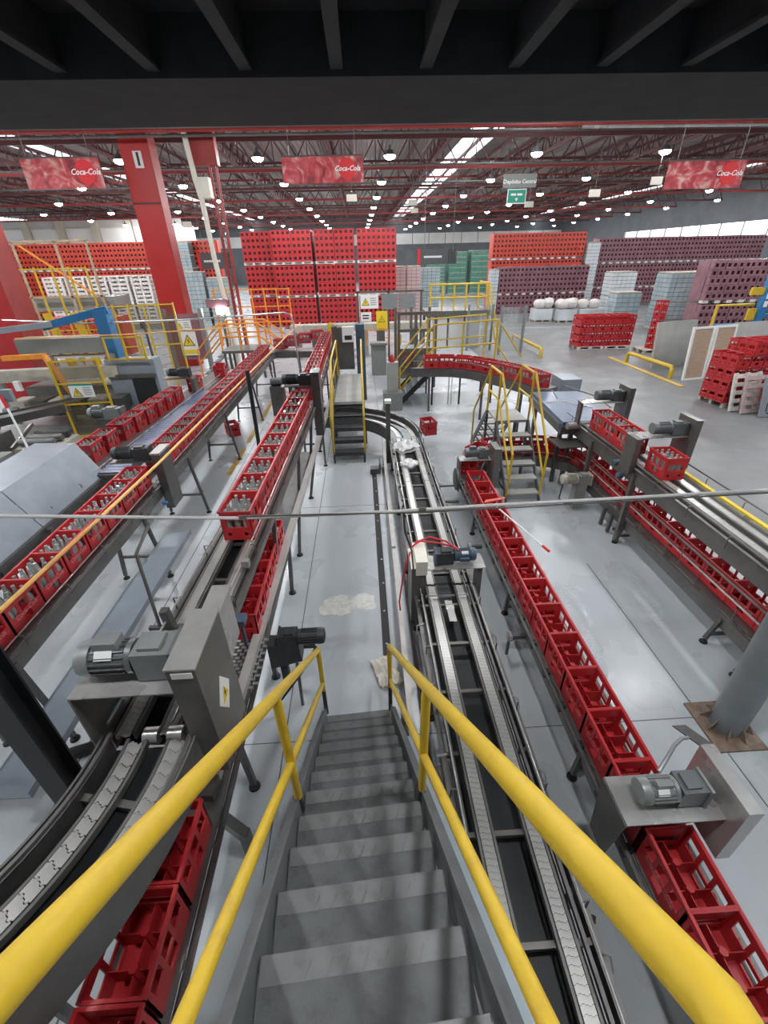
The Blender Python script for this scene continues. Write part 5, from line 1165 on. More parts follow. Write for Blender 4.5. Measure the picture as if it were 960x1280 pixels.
for x in (1.15, 1.85):
    b = MB(); b.bb(x - 0.42 + 0.1, x + 0.2 + 0.1, 18.95, 19, 2.45, 3.0); b.build('pale_panel', 'motor_light', t)
s = sign_face(t, 0.35, 18.95, 2.75, 0.7, 0.5); sign_triangle(s, 0.2, 18.95, 2.73, 0.15); sign_lines(s, 0.38, 0.66, 18.95, 2.6, 2.9, 4)
s = sign_face(t, 0.2, 18.95, 2.2, 0.42, 0.34); sign_lines(s, 0.06, 0.34, 18.95, 2.1, 2.3, 2, 'sign_black')
b = MB(); b.bb(0.6, 1.05, 18.94, 18.96, 1.75, 2.4); q = b.build('yellow_notice', 'sign_yellow', t); sign_triangle(q, 0.82, 18.955, 2.1, 0.14)
b = MB(); b.bb(0.3, 1.0, 18.4, 18.9, 1.2, 1.28); b.bb(0.35, 0.95, 18.5, 18.9, 0, 1.2); b.build('desk', 'machine_grey', t)
pipe(t, 'desk_rail', [(0.2, 18.6, 1.2), (0.2, 18.6, 1.75), (1.05, 18.6, 1.75), (1.05, 18.6, 1.2)], 0.03, 'orange')
t = W_(thing('packing_machine', 'dark grey packing machine frame with red crates inside behind the centre', 'machine', (2.2, 17, 0)))
for x in (1.3, 1.9, 2.6):
    for y in (16.4, 18):
        b = MB(); b.bb(x - 0.05, x + 0.05, y - 0.05, y + 0.05, 0, 2.6); b.build('frame_post', 'steel', t)
for z in (0.7, 1.35, 2.0, 2.55):
    b = MB(); b.bb(1.25, 2.65, 16.36, 16.44, z - 0.05, z + 0.05); b.build('frame_rail', 'steel', t)
b = MB(); b.bb(1.35, 2.5, 16.6, 17.8, 0.3, 1.3); b.build('housing', 'machine_grey', t)
b = MB(); b.bb(1.45, 1.95, 16.5, 16.6, 0.8, 1.25); b.build('red_guard', 'red_crate_wrapped', t)
t = W_(thing('switch_cabinet', 'narrow pale grey switch cabinet with red beacon beside the centre walkway', 'cabinet', (0.9, 14, 0)))
b = MB(); b.bb(0.73, 1.08, 13.85, 14.1, 0.55, 1.45); b.build('cabinet', 'grey_box', t)
b = MB(); b.bb(0.6, 1.2, 13.7, 14.2, 0, 0.55); b.build('plinth', 'machine_grey', t)
b = MB(); b.lathe([(0.09, 1.45), (0.09, 1.5), (0.07, 1.6), (0.02, 1.66)], 12, 0, Matrix.Translation((0.9, 14, 0))); b.build('beacon', 'red_crate', t, True)
t = W_(thing('bend_post', 'slim brown sensor post with white cap standing on the chain bend', 'post', (0.52, 9.6, 0)))
b = MB(); b.bb(0.46, 0.56, 9.6, 9.7, 0.0, 1.45); b.build('post', 'steel_dark', t)
b = MB(); b.bb(0.44, 0.58, 9.57, 9.73, 1.45, 1.52); b.build('cap', 'white_plastic', t)
b = MB()
for i in range(7): b.bb(-3.4 + i * 0.42, -3.1 + i * 0.42, 18.6, 19.2, 0.0, 0.5 + 0.3 * (i * 37 % 5) / 5)
t = W_(thing('machine_block', 'low cluttered machine bases between the two raised rows', 'machine', (-2.2, 15.5, 0)))
for i, (x, y, w, h) in enumerate(((-2.9, 13.6, .4, .9), (-2.3, 13.9, .5, .7), (-1.9, 14.6, .3, 1.0), (-2.6, 15.2, .6, .6))):
    b = MB(); b.bb(x, x + w, y, y + w, 0, h); b.build('machine_base', 'steel_dark', t)
    b = MB(); b.lathe([(0.1, -0.18), (0.12, -0.14), (0.12, 0.14), (0.08, 0.18)], 12, 0, axis_x(x + w / 2, y + w / 2, h + 0.12)); b.build('small_motor', 'motor_dark' if i % 2 else 'motor_grey', t, True)
pipe(t, 'yellow_guard', [(-2.4, 15.9, 0), (-2.4, 15.9, 0.7), (-1.6, 15.9, 0.7), (-1.6, 15.9, 0)], 0.04)
t = W_(thing('brown_platform', 'long low concrete-coloured platform edge below the tall crate stacks', 'platform', (-2, 22, 0)))
b = MB(); b.bb(-3.4, 3.2, 22.5, 23.2, 1.2, 1.5); b.build('ledge', 'machine_cream', t)
for x in (-3.2, -1.2, 0.8, 2.9):
    b = MB(); b.bb(x - .08, x + .08, 22.6, 22.8, 0, 1.2); b.build('support', 'machine_grey', t)
for i in range(8):
    b = MB(); x = -3.2 + i * 0.8; b.bb(x, x + 0.3, 22.3, 22.5, 0.1, 1.0 + 0.3 * (i % 3)); b.build('valve_block', ('machine_grey', 'steel_dark', 'yellow', 'steel')[i % 4], t)
# glass wind screens by the aisle
for i, (x, y, w) in enumerate(((7.15, 22, 1.1), (5.9, 23.2, 1.2))):
    t = W_(thing('glass_screen', ('clear screen panel on grey posts standing at the edge of the concrete aisle', 'second clear screen panel behind the far platform steps')[i], 'screen', (x, y, 0)))
    b = MB(); b.bb(x - w / 2, x + w / 2, y - 0.01, y + 0.01, 0.15, 2.1); b.build('pane', 'glass_panel', t)
    for s in (-1, 1):
        b = MB(); b.bb(x + s * w / 2 - 0.05, x + s * w / 2 + 0.05, y - 0.05, y + 0.05, 0, 2.15); b.build('screen_post', 'post_grey', t)
# ------------------------------------------------------------------ pallets and stacked crates beside the concrete aisle
def pallet_mesh(name, w, d, m, h=0.14, bt=0.022):
    b = MB()
    for i in range(7): b.bb(-w / 2 + w * i / 7 + 0.01, -w / 2 + w * (i + 1) / 7 - 0.01, -d / 2, d / 2, h - bt, h)
    for y in (-d / 2 + .05, 0, d / 2 - .05):
        for x in (-w / 2 + .07, 0, w / 2 - .07): b.bb(x - .07, x + .07, y - .05, y + .05, bt - .002, h - bt)
        b.bb(-w / 2, w / 2, y - .05, y + .05, 0, bt - .002)
    return b.mesh(name, m)
PM = pallet_mesh('pallet', 1.3, 1.1, 'pallet_white'); PMW = pallet_mesh('pallet_wooden', 1.22, 1.0, 'pallet_wood'); PMT = pallet_mesh('pallet_deep', 1.3, 1.1, 'pallet_white', 0.26, 0.08)
def place_pallet(x, y, z, label, me=PM, rz=0, group=None):
    o = link('pallet', me, None, (x, y, z), rz); return tag(o, label, 'pallet', group)
LAY = 0.352
LN = ['bottom', 'second', 'third', 'fourth', 'fifth', 'sixth']
def lname(k, n): return 'top' if k == n - 1 else LN[k]
def load(x0, y0, z0, nx, ny, nz, where, group, rz=0.0, missing=()):
    """crates with their long side along x; only those an eye can reach are built"""
    for k in range(nz):
        for j in range(ny):
            for i in range(nx):
                if not (j == 0 or i == 0 or k == nz - 1) or (i, j, k) in missing: continue
                lx, ly = (i + .5) * 0.455, (j + .5) * 0.32; c, s = math.cos(rz), math.sin(rz)
                row = 'front' if j == 0 else ORD[j]
                crate(x0 + lx * c - ly * s, y0 + lx * s + ly * c, z0 + k * LAY, 'red crate, %s layer, %s row, %s along %s' % (lname(k, nz), row, ORD[i], where), group, PI / 2 + rz, 0)
load(10.72, 22.5, 0.14, 6, 3, 4, 'the free-standing load', 'crates of the free-standing aisle load')
for i in range(2): place_pallet(11.4 + i * 1.37, 23.0, 0, ('pallet at the floor aisle end of', 'pallet at the far end of')[i] + ' the free-standing crate load')
for k in range(6): crate(13.95, 21.6, 0.14 + k * LAY, 'red crate, %s layer of the single column behind the grey board' % lname(k, 6), 'crates of the single column', 0.2, 0)
place_pallet(13.95, 21.6, 0, 'pallet under the single crate column behind the grey board', PMW)
LRZ = 0.10
load(11.0, 12.75, 0.14, 4, 3, 5, 'the load behind the leaning pallets', 'crates of the load behind the leaning pallets', LRZ, [(0, 0, 4), (0, 1, 4), (0, 2, 4)])
for i in range(2): place_pallet(11.6 + i * 1.35, 13.3 + i * .13, 0, ('nearer', 'farther')[i] + ' pallet under the crate load behind the leaning pallets', PMW, LRZ)
# leaning empty pallets: two pinkish wooden ones and a grey plastic one
def leaning(x, y, rz, m, label, plastic=False, lean=0.22):
    t = thing('leaning_pallet', label, 'pallet', (x, y, 0), rz); t.rotation_euler = (-lean, 0, rz)
    w, h, d = 0.95, 1.12, 0.11
    if plastic:
        b = MB(); us = [-w / 2, -.36, -.06, .06, .36, w / 2]; vs_ = [0.02, .1, .48, .6, .98, h]
        panel(b, w, h, us, vs_, [], lambda u, v, dd: (u, dd, v), 0.03); b.build('deck', m, t, world=False)
        for u in (-.21, .21):
            for v in (.29, .79):
                for a, c, ww, hh in ((u, v + .17, .24, .025), (u, v - .17, .24, .025), (u - .14, v, .025, .24), (u + .14, v, .025, .24)):
                    b = MB(); b.box(a, -.004, c, ww, .012, hh); b.build('slot', 'sign_black', t, world=False)
        for u in (-.44, 0, .44):
            b = MB(); b.bb(u - .03, u + .03, .03, d, .02, h); b.build('runner', m, t, world=False)
    else:
        for u in (-.43, -.02, .39):
            b = MB(); b.bb(u, u + .09, .03, d, .02, h); b.build('runner', m, t, world=False)
        for i in range(5):
            b = MB(); b.bb(-w / 2, w / 2, 0, .03, .03 + i * .235, .15 + i * .235); b.build('deck_board', m, t, world=False)
leaning(11.42, 12.38, 0.15, 'pallet_white', 'pale wooden pallet leaning against the crate load, innermost of three')
leaning(11.58, 12.12, 0.15, 'wrap_pink', 'pinkish pallet leaning between the pale wooden and grey plastic ones')
leaning(11.92, 11.78, 0.12, 'pallet_grey', 'grey plastic pallet leaning outermost against the crate load', True)
# boards and framed panels
def slab(name, label, cat, x, y, w, h, t, rz, m, lean=0.12, z=0.0):
    o = thing(name, label, cat, (x, y, z), rz); o.rotation_euler = (-lean, 0, rz)
    b = MB(); b.bb(0, w, 0, t, 0, h); b.build('sheet', m, o, world=False); return o
slab('grey_board', 'large grey board leaning upright behind the yellow pipe barrier', 'board', 12.05, 18.2, 2.0, 1.75, 0.12, 0.25, 'board_grey')
slab('grey_board', 'paler grey board standing behind the white framed panels', 'board', 13.9, 16.5, 1.5, 1.9, 0.1, 0.15, 'concrete')
def framed(x, y, w, h, rz, label):
    o = thing('framed_panel', label, 'panel', (x, y, 0), rz); o.rotation_euler = (-0.1, 0, rz)
    b = MB(); b.bb(0.08, w - .08, .02, .05, .06, h - .08); b.build('plywood', 'plywood', o, world=False)
    for a in ((0, .08, 0, .07, 0, h), (w - .08, w, 0, .07, 0, h), (.08, w - .08, 0, .07, h - .08, h), (.08, w - .08, 0, .07, 0, .06)):
        b = MB(); b.bb(*a); b.build('frame_member', 'white_paint', o, world=False)
framed(11.95, 16.05, 0.95, 1.85, 0.2, 'white framed plywood panel nearest the yellow pipe barrier')
framed(12.95, 16.25, 0.95, 1.85, 0.2, 'white framed plywood panel next to the stacked crates')
def barrier(label, pts, r=0.075):
    t = W_(thing('pipe_barrier', label, 'barrier', (*pts[0][:2], 0))); (x0, y0), (x1, y1) = pts
    d = Vector((x1 - x0, y1 - y0, 0)).normalized() * 0.12
    pipe(t, 'hoop', [(x0, y0, 0), (x0, y0, .28), (x0 + d.x * .4, y0 + d.y * .4, .36), (x0 + d.x, y0 + d.y, .4), (x1 - d.x, y1 - d.y, .4), (x1 - d.x * .4, y1 - d.y * .4, .36), (x1, y1, .28), (x1, y1, 0)], r, 'yellow', 12)
barrier('yellow pipe barrier in front of the grey board', ((11.6, 19.4), (11.75, 16.5)))
barrier('yellow pipe barrier beside the clear screen at the aisle edge', ((8.27, 25.1), (8.31, 20.9)))
b = MB(); b.bb(11.3, 11.5, 15.2, 20.5, 0, 0.02); b.build('painted_line', 'floor_paint_yellow', FLOOR2)
# forklift, mostly out of view
t = W_(thing('forklift', 'blue forklift mast with yellow guards behind the stacked crates', 'forklift', (15.6, 17.2, 0)))
for x in (14.9, 15.7):
    b = MB(); b.bb(x - .12, x + .12, 17.0, 17.25, 0.1, 3.6); b.build('mast_rail', 'blue_paint', t)
for z in (1.0, 2.0, 3.4):
    b = MB(); b.bb(14.9, 15.7, 17.05, 17.2, z, z + .12); b.build('mast_cross', 'blue_paint', t)
b = MB(); b.bb(14.7, 16.1, 17.3, 19.2, 0.35, 1.5); b.build('body', 'blue_paint', t)
b = MB(); b.bb(14.3, 14.9, 17.1, 17.2, 2.75, 3.0); b.build('yellow_guard', 'yellow', t)
b = MB(); b.bb(14.45, 14.75, 17.1, 17.2, 1.9, 2.3); b.build('yellow_guard', 'yellow', t)
for x, z in ((13.4, 2.4), (15.6, 1.7)):
    pipe(t, 'yellow_frame', [(x, 17.4, 0.4), (x, 17.4, z), (x + 1.4, 17.4, z)], 0.06)
for x in (14.75, 16.05):
    for y in (17.5, 18.9):
        b = MB(); b.lathe([(0.2, -.1), (0.33, -.09), (0.33, .09), (0.2, .1)], 16, 0, axis_x(x, y, 0.33)); b.build('wheel', 'rubber', t, True)
for k in range(4):
    b = MB(); b.bb(14.83, 14.97, 16.985, 17.0, 2.35 + k * .27, 2.55 + k * .27); b.build('mast_letter', 'white_paint', t)
# pallets of white sacks
def sack_mesh(seed):
    rnd = random.Random(seed); b = MB(); n, k = 10, 7; vs = []
    for j in range(k + 1):
        a = PI * j / k
        for i in range(n):
            c = 2 * PI * i / n; r = math.sin(a) ** 0.6 if 0 < j < k else 0.0; q = 1 + rnd.uniform(-.07, .07)
            vs.append((0.42 * r * math.cos(c) * q, 0.36 * r * math.sin(c) * q, 0.3 - 0.3 * math.cos(a) * (1 + rnd.uniform(-.04, .04))))
    b.add(vs, [(j * n + i, j * n + (i + 1) % n, (j + 1) * n + (i + 1) % n, (j + 1) * n + i) for j in range(k) for i in range(n)])
    return b.mesh('sack', 'sack', True)
SK = [sack_mesh(i) for i in range(3)]
for p, (x, y) in enumerate(((12.75, 33.2), (14.2, 32.6))):
    w = ('farther', 'nearer')[p]
    place_pallet(x, y, 0, '%s dark pallet carrying wrapped white sacks on the aisle' % w, PMW)
    b = MB(); b.bb(x - .62, x + .62, y - .52, y + .52, .14, .85); tag(b.build('wrapped_load', 'wrap'), 'white wrapped block of goods on the %s sack pallet' % w, 'load')
    for i in range(4 if p else 2):
        q = link('sack', SK[i % 3], None, (x - .3 + .62 * (i % 2), y - .25 + .5 * (i // 2), .85), rz=i * .8); q.scale = (1, 1, 1 + .15 * (i == 1)); tag(q, 'bulging white sack, %s on top of the %s sack pallet' % (ORD[i], w), 'sack', 'white sacks')
b = MB(); b.bb(15.0, 17.2, 32.0, 33.2, 0, .8); tag(b.build('wrapped_load', 'wrap'), 'long low wrapped white load beside the sack pallets', 'load')
for i in range(2):
    q = link('sack', SK[i], None, (15.45 + .8 * i, 32.8, .8), rz=i); tag(q, 'white sack lying on the long low load, %s one' % ORD[i], 'sack', 'white sacks')
# wrapped loads further back
def wrapped(x0, x1, y0, y1, z1, m, label, bands=3, z0=0.14, pw=0.36, ph=0.24):
    """wrapped pallet load: each tier a block of packs with open joints on a board"""
    t = W_(thing('wrapped_load', label, 'load', ((x0 + x1) / 2, y0, 0))); n = max(1, bands); h = (z1 - z0) / n
    for i in range(n):
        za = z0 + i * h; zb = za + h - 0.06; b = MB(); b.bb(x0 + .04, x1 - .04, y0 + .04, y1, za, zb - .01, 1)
        nx = max(1, round((x1 - x0) / pw)); ny = max(1, round((y1 - y0) / pw)); nz = max(1, round((zb - za) / ph)); dx, dy, dz = (x1 - x0) / nx, (y1 - y0) / ny, (zb - za) / nz
        for k in range(nz):
            for q in range(nx): b.bb(x0 + q * dx + .012, x0 + (q + 1) * dx - .012, y0, y0 + .1, za + k * dz, za + (k + 1) * dz - .025)
            for q in range(ny): b.bb(x0, x0 + .1, y0 + q * dy + .012, y0 + (q + 1) * dy - .012, za + k * dz, za + (k + 1) * dz - .025)
        b.build('wrapped_tier', [m, 'pack_core'], t)
        b = MB(); b.bb(x0 + .05, x1 - .05, y0 + .02, y1 - .02, zb, zb + .06); b.build('tier_board', 'pallet_wood', t)
    b = MB(); b.bb(x0, x1, y0, y1, 0, z0); b.build('base_pallet', 'pallet_wood', t)
wrapped(17.3, 19.0, 33, 34.2, 3.0, 'wrap', 'white wrapped two-tier load behind the long low load', 2)
wrapped(17.9, 20.3, 27.5, 29, 3.1, 'grey_pack', 'pale grey wrapped load beside the pink crate stacks', 2)
wrapped(16.0, 17.6, 29.5, 30.6, 2.0, 'grey_pack', 'low grey wrapped load behind the grey board', 1)
wrapped(2.55, 3.4, 36, 37.2, 3.6, 'wrap_pink', 'pale brown boxed load beside the tallest crate stacks', 3)
wrapped(3.45, 4.5, 36, 37.2, 3.6, 'wrap_pink', 'pale brown boxed load next to the dark hanging sign', 3)
wrapped(4.7, 6.4, 39, 40, 3.4, 'grey_pack', 'grey wrapped load half hidden behind the high yellow-railed deck', 2)
wrapped(-15.4, -13.4, 41.0, 42.3, 5.6, 'grey_pack', 'tall grey bottle load beside the far orange crate wall', 6)
wrapped(-13.6, -11.2, 36, 37, 3.6, 'grey_pack', 'grey bottle load below the orange crates at the far side', 4)
wrapped(-11.0, -9.4, 36, 37, 3.2, 'grey_pack', 'shorter grey bottle load near the white downpipe', 4)
wrapped(-30.6, -28.0, 41.0, 42.3, 5.2, 'green_pack', 'pale green load at the far end of the orange crate wall', 5)
for i, (x, z) in enumerate(((8.3, 3.3), (10.8, 4.5), (13.4, 4.6), (15.6, 4.5))):
    wrapped(x, x + 2.1, 60 - i * .5, 61.5, z, 'green_pack' if i < 3 else 'grey_pack', 'green bottle load, %s from the dark hanging sign' % ORD[i], 8)
# stacks of empty pallets on the far side
k = 0
for i in range(5):
    x = -21.4 + i * 1.5
    for j in range(12):
        place_pallet(x, 36, 0.35 + j * 0.26, 'empty pallet, %s up in the %s pallet pile before the orange crates' % (ORD[j], ORD[i]), PMT, 0, 'piled empty pallets')
    b = MB(); b.bb(x - .6, x + .6, 35.5, 36.5, 0, 0.35); tag(b.build('pallet_pile_base', 'machine_grey'), 'grey base block under the %s pallet pile before the orange crates' % ORD[i], 'base')
# ------------------------------------------------------------------ tall stacks of red crates in the centre
def far_crate_mb(w, h):
    """crate seen from afar: walls with three windows, open top"""
    b = MB(); d = 0.3
    us = [0, .07, .235, w]; vs_ = [0, .11, .27, h]
    panel(b, w, h, us, vs_, [(1, 1)], lambda u, v, dd: (u - w / 2, dd, v), 0.02)
    b.add([(-w / 2, .06, 0), (w / 2, .06, 0), (w / 2, .06, h - .03), (-w / 2, .06, h - .03)], [(0, 1, 2, 3)], 2)  # dark sheet painting the shade behind the opening
    b.add([(-w / 2, 0, 0), (-w / 2, d, 0), (-w / 2, d, h), (-w / 2, 0, h)], [(3, 2, 1, 0)])
    b.add([(w / 2, 0, 0), (w / 2, d, 0), (w / 2, d, h), (w / 2, 0, h)], [(0, 1, 2, 3)])
    b.add([(-w / 2, 0, h), (w / 2, 0, h), (w / 2, d, h), (-w / 2, d, h)], [(0, 1, 2, 3)])
    return b
FC = far_crate_mb(0.306, 0.342)
mass = MB()
TIER = 5 * LAY + 0.2
cols = [(-7.68, 4, 34.2), (-6.42, 4, 34.2), (-5.5, 4, 33.0), (-4.24, 4, 33.0), (-2.78, 4, 33.0), (-1.51, 4, 33.0), (-0.06, 4, 33.0), (1.2, 4, 33.0)]
names = ['outermost of the eight', 'second of the eight', 'third of the eight', 'fourth of the eight', 'fifth of the eight', 'sixth of the eight', 'seventh of the eight', 'last of the eight']
for c, (x0, n, y0) in enumerate(cols):
    for tr in range(3):
        zb = tr * TIER
        place_pallet(x0 + 0.62, y0 + 0.55, zb, 'pallet of the %s tier, %s tall red crate columns' % (('bottom', 'middle', 'top')[tr], names[c].replace(' the eight', ' eight')), PM, 0, 'pallets in the tall crate stacks')
        for k in range(5):
            for i in range(n):
                z = zb + 0.15 + k * LAY; x = x0 + 0.155 + i * 0.312 + random.uniform(-.006, .006); y = y0 + random.uniform(-.015, .015)
                if c >= 6 and tr >= 1:
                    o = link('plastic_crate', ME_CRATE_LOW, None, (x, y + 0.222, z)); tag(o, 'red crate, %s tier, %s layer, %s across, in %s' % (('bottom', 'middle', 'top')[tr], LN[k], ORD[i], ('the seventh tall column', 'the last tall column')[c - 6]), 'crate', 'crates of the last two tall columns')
                else: mass.merge(FC, Matrix.Translation((x, y, z)))
        mass.bb(x0 + 0.01, x0 + 1.25, y0 + 0.31, y0 + 3.3, zb + 0.15, zb + 0.15 + 5 * LAY)
o = mass.build('stacked_crates', ['red_crate', 'red_crate', 'crate_hole_shade']); o['kind'] = 'stuff'; tag(o, 'mass of red crates in the tall centre stacks', 'crates')
def crate_wall(label, m, x0, x1, y, tiers, z0=0.0, h=None):
    b = MB(); n = int((x1 - x0) / 0.32)
    for tr in range(tiers):
        zb = z0 + tr * TIER
        for k in range(5):
            for i in range(n): b.merge(FC, Matrix.Translation((x0 + .16 + i * .32, y + random.uniform(-.04, .04), zb + .15 + k * LAY)))
        for i in range(int((x1 - x0) / 0.64)): b.bb(x0 + i * .64, x0 + i * .64 + .3, y, y + .3, zb, zb + .13, 1)
        b.bb(x0, x1, y + .32, y + 1.2, zb + .14, zb + TIER, 0)
    o = b.build('stacked_crates', [m, 'pallet_white', 'crate_hole_shade']); o['kind'] = 'stuff'; return tag(o, label, 'crates')
crate_wall('far wall of orange-red crates behind the wrapped pink stacks', 'red_crate_bright', 11.5, 19.6, 43, 3, -0.2)
crate_wall('lower wall of pinkish wrapped crates in front of the orange-red crate wall', 'red_crate_wrapped', 10.9, 18.0, 38, 2, -0.6)
crate_wall('far row of dull violet crates under the bright window band', 'red_crate_wrapped', 20.9, 36.0, 43.5, 3, -0.7)
crate_wall('pink-red wrapped crates behind the forklift', 'red_crate_wrapped', 17.9, 23.5, 24.4, 2, -0.2)
crate_wall('long orange-red crate wall on the far side below the pale panels', 'red_crate_bright', -36, -11.6, 42.5, 3, -0.2)
crate_wall('low red crates glimpsed behind the caged machine', 'red_crate_bright', -15.5, -12.0, 24, 1, 0.0)
wrapped(19.7, 20.8, 42.8, 43.9, 4.9, 'wrap', 'narrow white wrapped column between orange-red and violet crates', 3)
wrapped(10.25, 10.85, 38, 39, 3.2, 'wrap', 'slim white wrapped column at the end of the pink wrapped crates', 2)
# ------------------------------------------------------------------ banners and hanging signs
def wire(root, x, y, z0, z1):
    b = MB(); b.cyl((x, y, z0), (x, y, z1), 0.012, 5); b.build('hanging_wire', 'steel_dark', root)
def banner(i, x0, x1, z0, z1, y, label, rz):
    cx = (x0 + x1) / 2; t = thing('hanging_banner', label, 'banner', (cx, y, z0), rz); w, h = x1 - x0, z1 - z0
    b = MB(); n = 10
    vs = [(-w / 2 + w * k / n, 0.02 * math.sin(k * 1.3), z) for k in range(n + 1) for z in (0, h)]; vs += [(a, c + 0.01, e) for a, c, e in vs]; q = 2 * (n + 1)
    b.add(vs, [(2 * k, 2 * k + 2, 2 * k + 3, 2 * k + 1) for k in range(n)] + [(q + 2 * k, q + 2 * k + 1, q + 2 * k + 3, q + 2 * k + 2) for k in range(n)]); b.build('cloth', 'banner_print_%d' % i, t, world=False)
    f = lambda a, c, e: (w * .3 + a, -0.03 - e, h * .52 + c)
    b = MB(); b.prism([(h * .40 * math.cos(2 * PI * k / 28), h * .40 * math.sin(2 * PI * k / 28)) for k in range(28)], 0, 0.01, f); d = b.build('red_disc', 'sign_red', t, world=False)
    link('logo', text_mesh('Coca-Cola', h * .27, 'sign_white', 0.35, 'logo', 0.004), d, (w * .3, -0.05, h * .52), rot=(PI / 2, 0, 0))
    b = MB(); b.cyl((-w / 2, 0, h), (w / 2, 0, h), 0.025, 8); b.build('top_bar', 'steel', t, world=False)
    for s in (-.4, .4):
        b = MB(); b.cyl((w * s, 0, h), (w * s, 0, 10.06 - z0), 0.015, 5); b.build('hanging_wire', 'steel_dark', t, world=False)
banner(0, -11.7, -9.0, 6.62, 7.5, 20, 'red printed banner hanging beside the massive numbered red column', 0.0)
banner(1, -2.6, 0.32, 6.63, 7.42, 20, 'red printed banner hanging over the centre of the hall', 0.0)
banner(2, 11.7, 14.7, 6.24, 7.1, 20, 'red printed banner hanging in the bluish glare near the window band', 0.0)
SK_ = 1.14; SY = 28.5
sx = lambda x: x * SK_
sz = lambda z: 4.3 + (z - 4.3) * SK_
t = W_(thing('hanging_sign', 'grey hanging sign reading Deposito Central in white letters', 'sign', (sx(7.68), SY, sz(6.9))))
b = MB(); b.bb(sx(6.9), sx(8.46), SY, SY + .04, sz(6.9), sz(7.42)); b.build('plate', 'machine_grey', t)
link('lettering', text_mesh('Depósito Central', 0.25, 'white_plastic', 0, 'lettering', 0.006), t, (0, -0.01, 0.26), rot=(PI / 2, 0, 0))
for x in (7.0, 8.36): wire(t, sx(x), SY + .02, sz(7.42), 10.06)
t = W_(thing('exit_sign', 'green and white sign with arrow hanging below the grey sign', 'sign', (sx(7.6), SY, sz(6.3))))
b = MB(); b.bb(sx(7.15), sx(8.05), SY, SY + .03, sz(6.28), sz(6.86)); b.build('border', 'sign_white', t)
b = MB(); b.bb(sx(7.19), sx(8.01), SY - .01, SY, sz(6.32), sz(6.82)); q = b.build('plate', 'sign_green', t)
for i in range(2):
    b = MB(); b.bb(sx(7.32 + i * .3), sx(7.56 + i * .3), SY - .015, SY - .01, sz(6.6), sz(6.68)); b.build('text_line', 'sign_white', q)
b = MB(); b.prism([(-.08, .07), (.08, .07), (0, -.08)], 0, 0.005, lambda a, c, h: (sx(7.6) + a, SY - .015 + h, sz(6.44) + c)); b.build('arrow', 'sign_white', q)
for x in (7.25, 7.95): wire(t, sx(x), SY + .07, sz(6.86), 10.06)
def dark_sign(x0, x1, z0, z1, y, label):
    t = W_(thing('line_sign', label, 'sign', ((x0 + x1) / 2, y, z0)))
    b = MB(); b.bb(x0, x1, y, y + .04, z0, z1); s = b.build('plate', 'sign_grey', t); w = x1 - x0
    b = MB(); b.bb(x0 - .12, x0, y, y + .04, z0, z1); b.build('red_end', 'sign_red', t)
    x = x0 + w * .1
    for k in range(11):
        l = w * .045; b = MB(); b.bb(x, x + l * .8, y - .01, y, z0 + (z1 - z0) * .42, z0 + (z1 - z0) * .55); b.build('letter_block', 'sign_text', s); x += l
    for k in range(3):
        b = MB(); xx = x0 + w * (.76 + .08 * k); b.tube([(xx, y - .01, z0 + .02), (xx + .05, y - .01, z0 + .2), (xx + .0, y - .01, z0 + .4), (xx + .06, y - .01, z1 - .02)], 0.018, 5); b.build('bottle_curve', 'sign_black', s)
    for x in (x0 + .2, x1 - .2): wire(t, x, y + .02, z1, 10.06)
dark_sign(-7.4, -5.85, 3.92, 4.58, 24, 'dark grey line sign with red end hanging beside the downpipe')
dark_sign(2.95, 4.7, 3.88, 4.52, 24, 'dark grey line sign with red end hanging above the high deck')
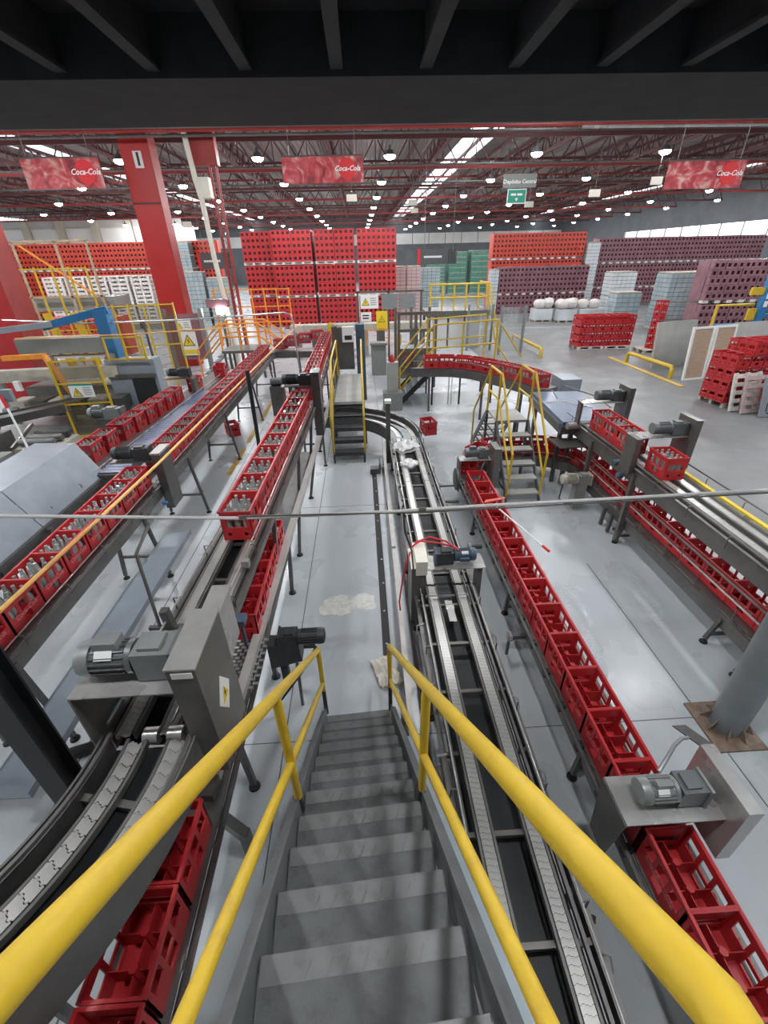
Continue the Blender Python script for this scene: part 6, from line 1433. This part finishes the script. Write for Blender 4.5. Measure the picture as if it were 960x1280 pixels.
for i, (x, y, z) in enumerate(((-0.2, 26, 6.6), (3.2, 30, 6.7), (4.2, 38, 6.9), (9.9, 30, 6.5), (10.9, 24, 6.4), (13.1, 23, 6.7), (-9.6, 30, 5.9))):
    t = W_(thing('hanging_tag', 'small pale hanging %s, %s counted from the centre banner' % ('tag', ORD[i]), 'sign', (x, y, z)))
    b = MB(); b.bb(x - .25, x + .25, y, y + .05, z, z + .28); b.build('plate', 'cream', t); wire(t, x, y + .02, z + .28, 10.06)
# pipes under the roof
for i, (y, z, r, m) in enumerate(((20.6, 8.15, .05, 'steel_dark'), (20.9, 8.35, .06, 'truss_red'), (27, 8.1, .045, 'steel_dark'), (33, 8.1, .045, 'steel_dark'))):
    b = MB(); b.cyl((-40, y, z), (37.9, y, z), r, 8); tag(b.build('ceiling_pipe', m, None, True), '%s crosswise service pipe below the roof trusses, counted from the dark deck' % ORD[i], 'pipe')
b = MB(); b.cyl((8.2, 20, 8.1), (37.9, 20, 8.0), .05, 8); tag(b.build('ceiling_pipe', 'steel_bright', None, True), 'pale service pipe crossing above the banner in the glare', 'pipe')
# ------------------------------------------------------------------ high-bay lamps
LX = [-26.0, -20.5, -15.0, -9.5, -3.95, 1.48, 7.65, 13.15, 19.6, 25.6, 31.6]
LY = [8.2 + BY * k for k in range(-1, 11)]
HM = MB().lathe([(0.05, 0.34), (0.06, 0.22), (0.14, 0.18), (0.16, 0.10), (0.24, 0.02), (0.245, 0.0)], 14).mesh('lamp_housing', 'lamp_housing', True)
LM = MB().lathe([(0.02, -0.13), (0.12, -0.115), (0.19, -0.075), (0.225, -0.02), (0.23, -0.004)], 14).mesh('lamp_lens', 'lamp_lens')
RM = MB().lathe([(0.012, 0.34), (0.012, 0.54)], 5).mesh('lamp_rod', 'steel_dark')
for i, x in enumerate(LX):
    for j, y in enumerate(LY):
        t = thing('high_bay_lamp', 'lit high-bay lamp, %s along the hall in the %s lamp row from the left' % (ORD[j], ORD[i]), 'lamp', (x, y, 7.85), 0, 'high-bay lamps')
        link('housing', HM, t); link('lens', LM, t); link('suspension_rod', RM, t)
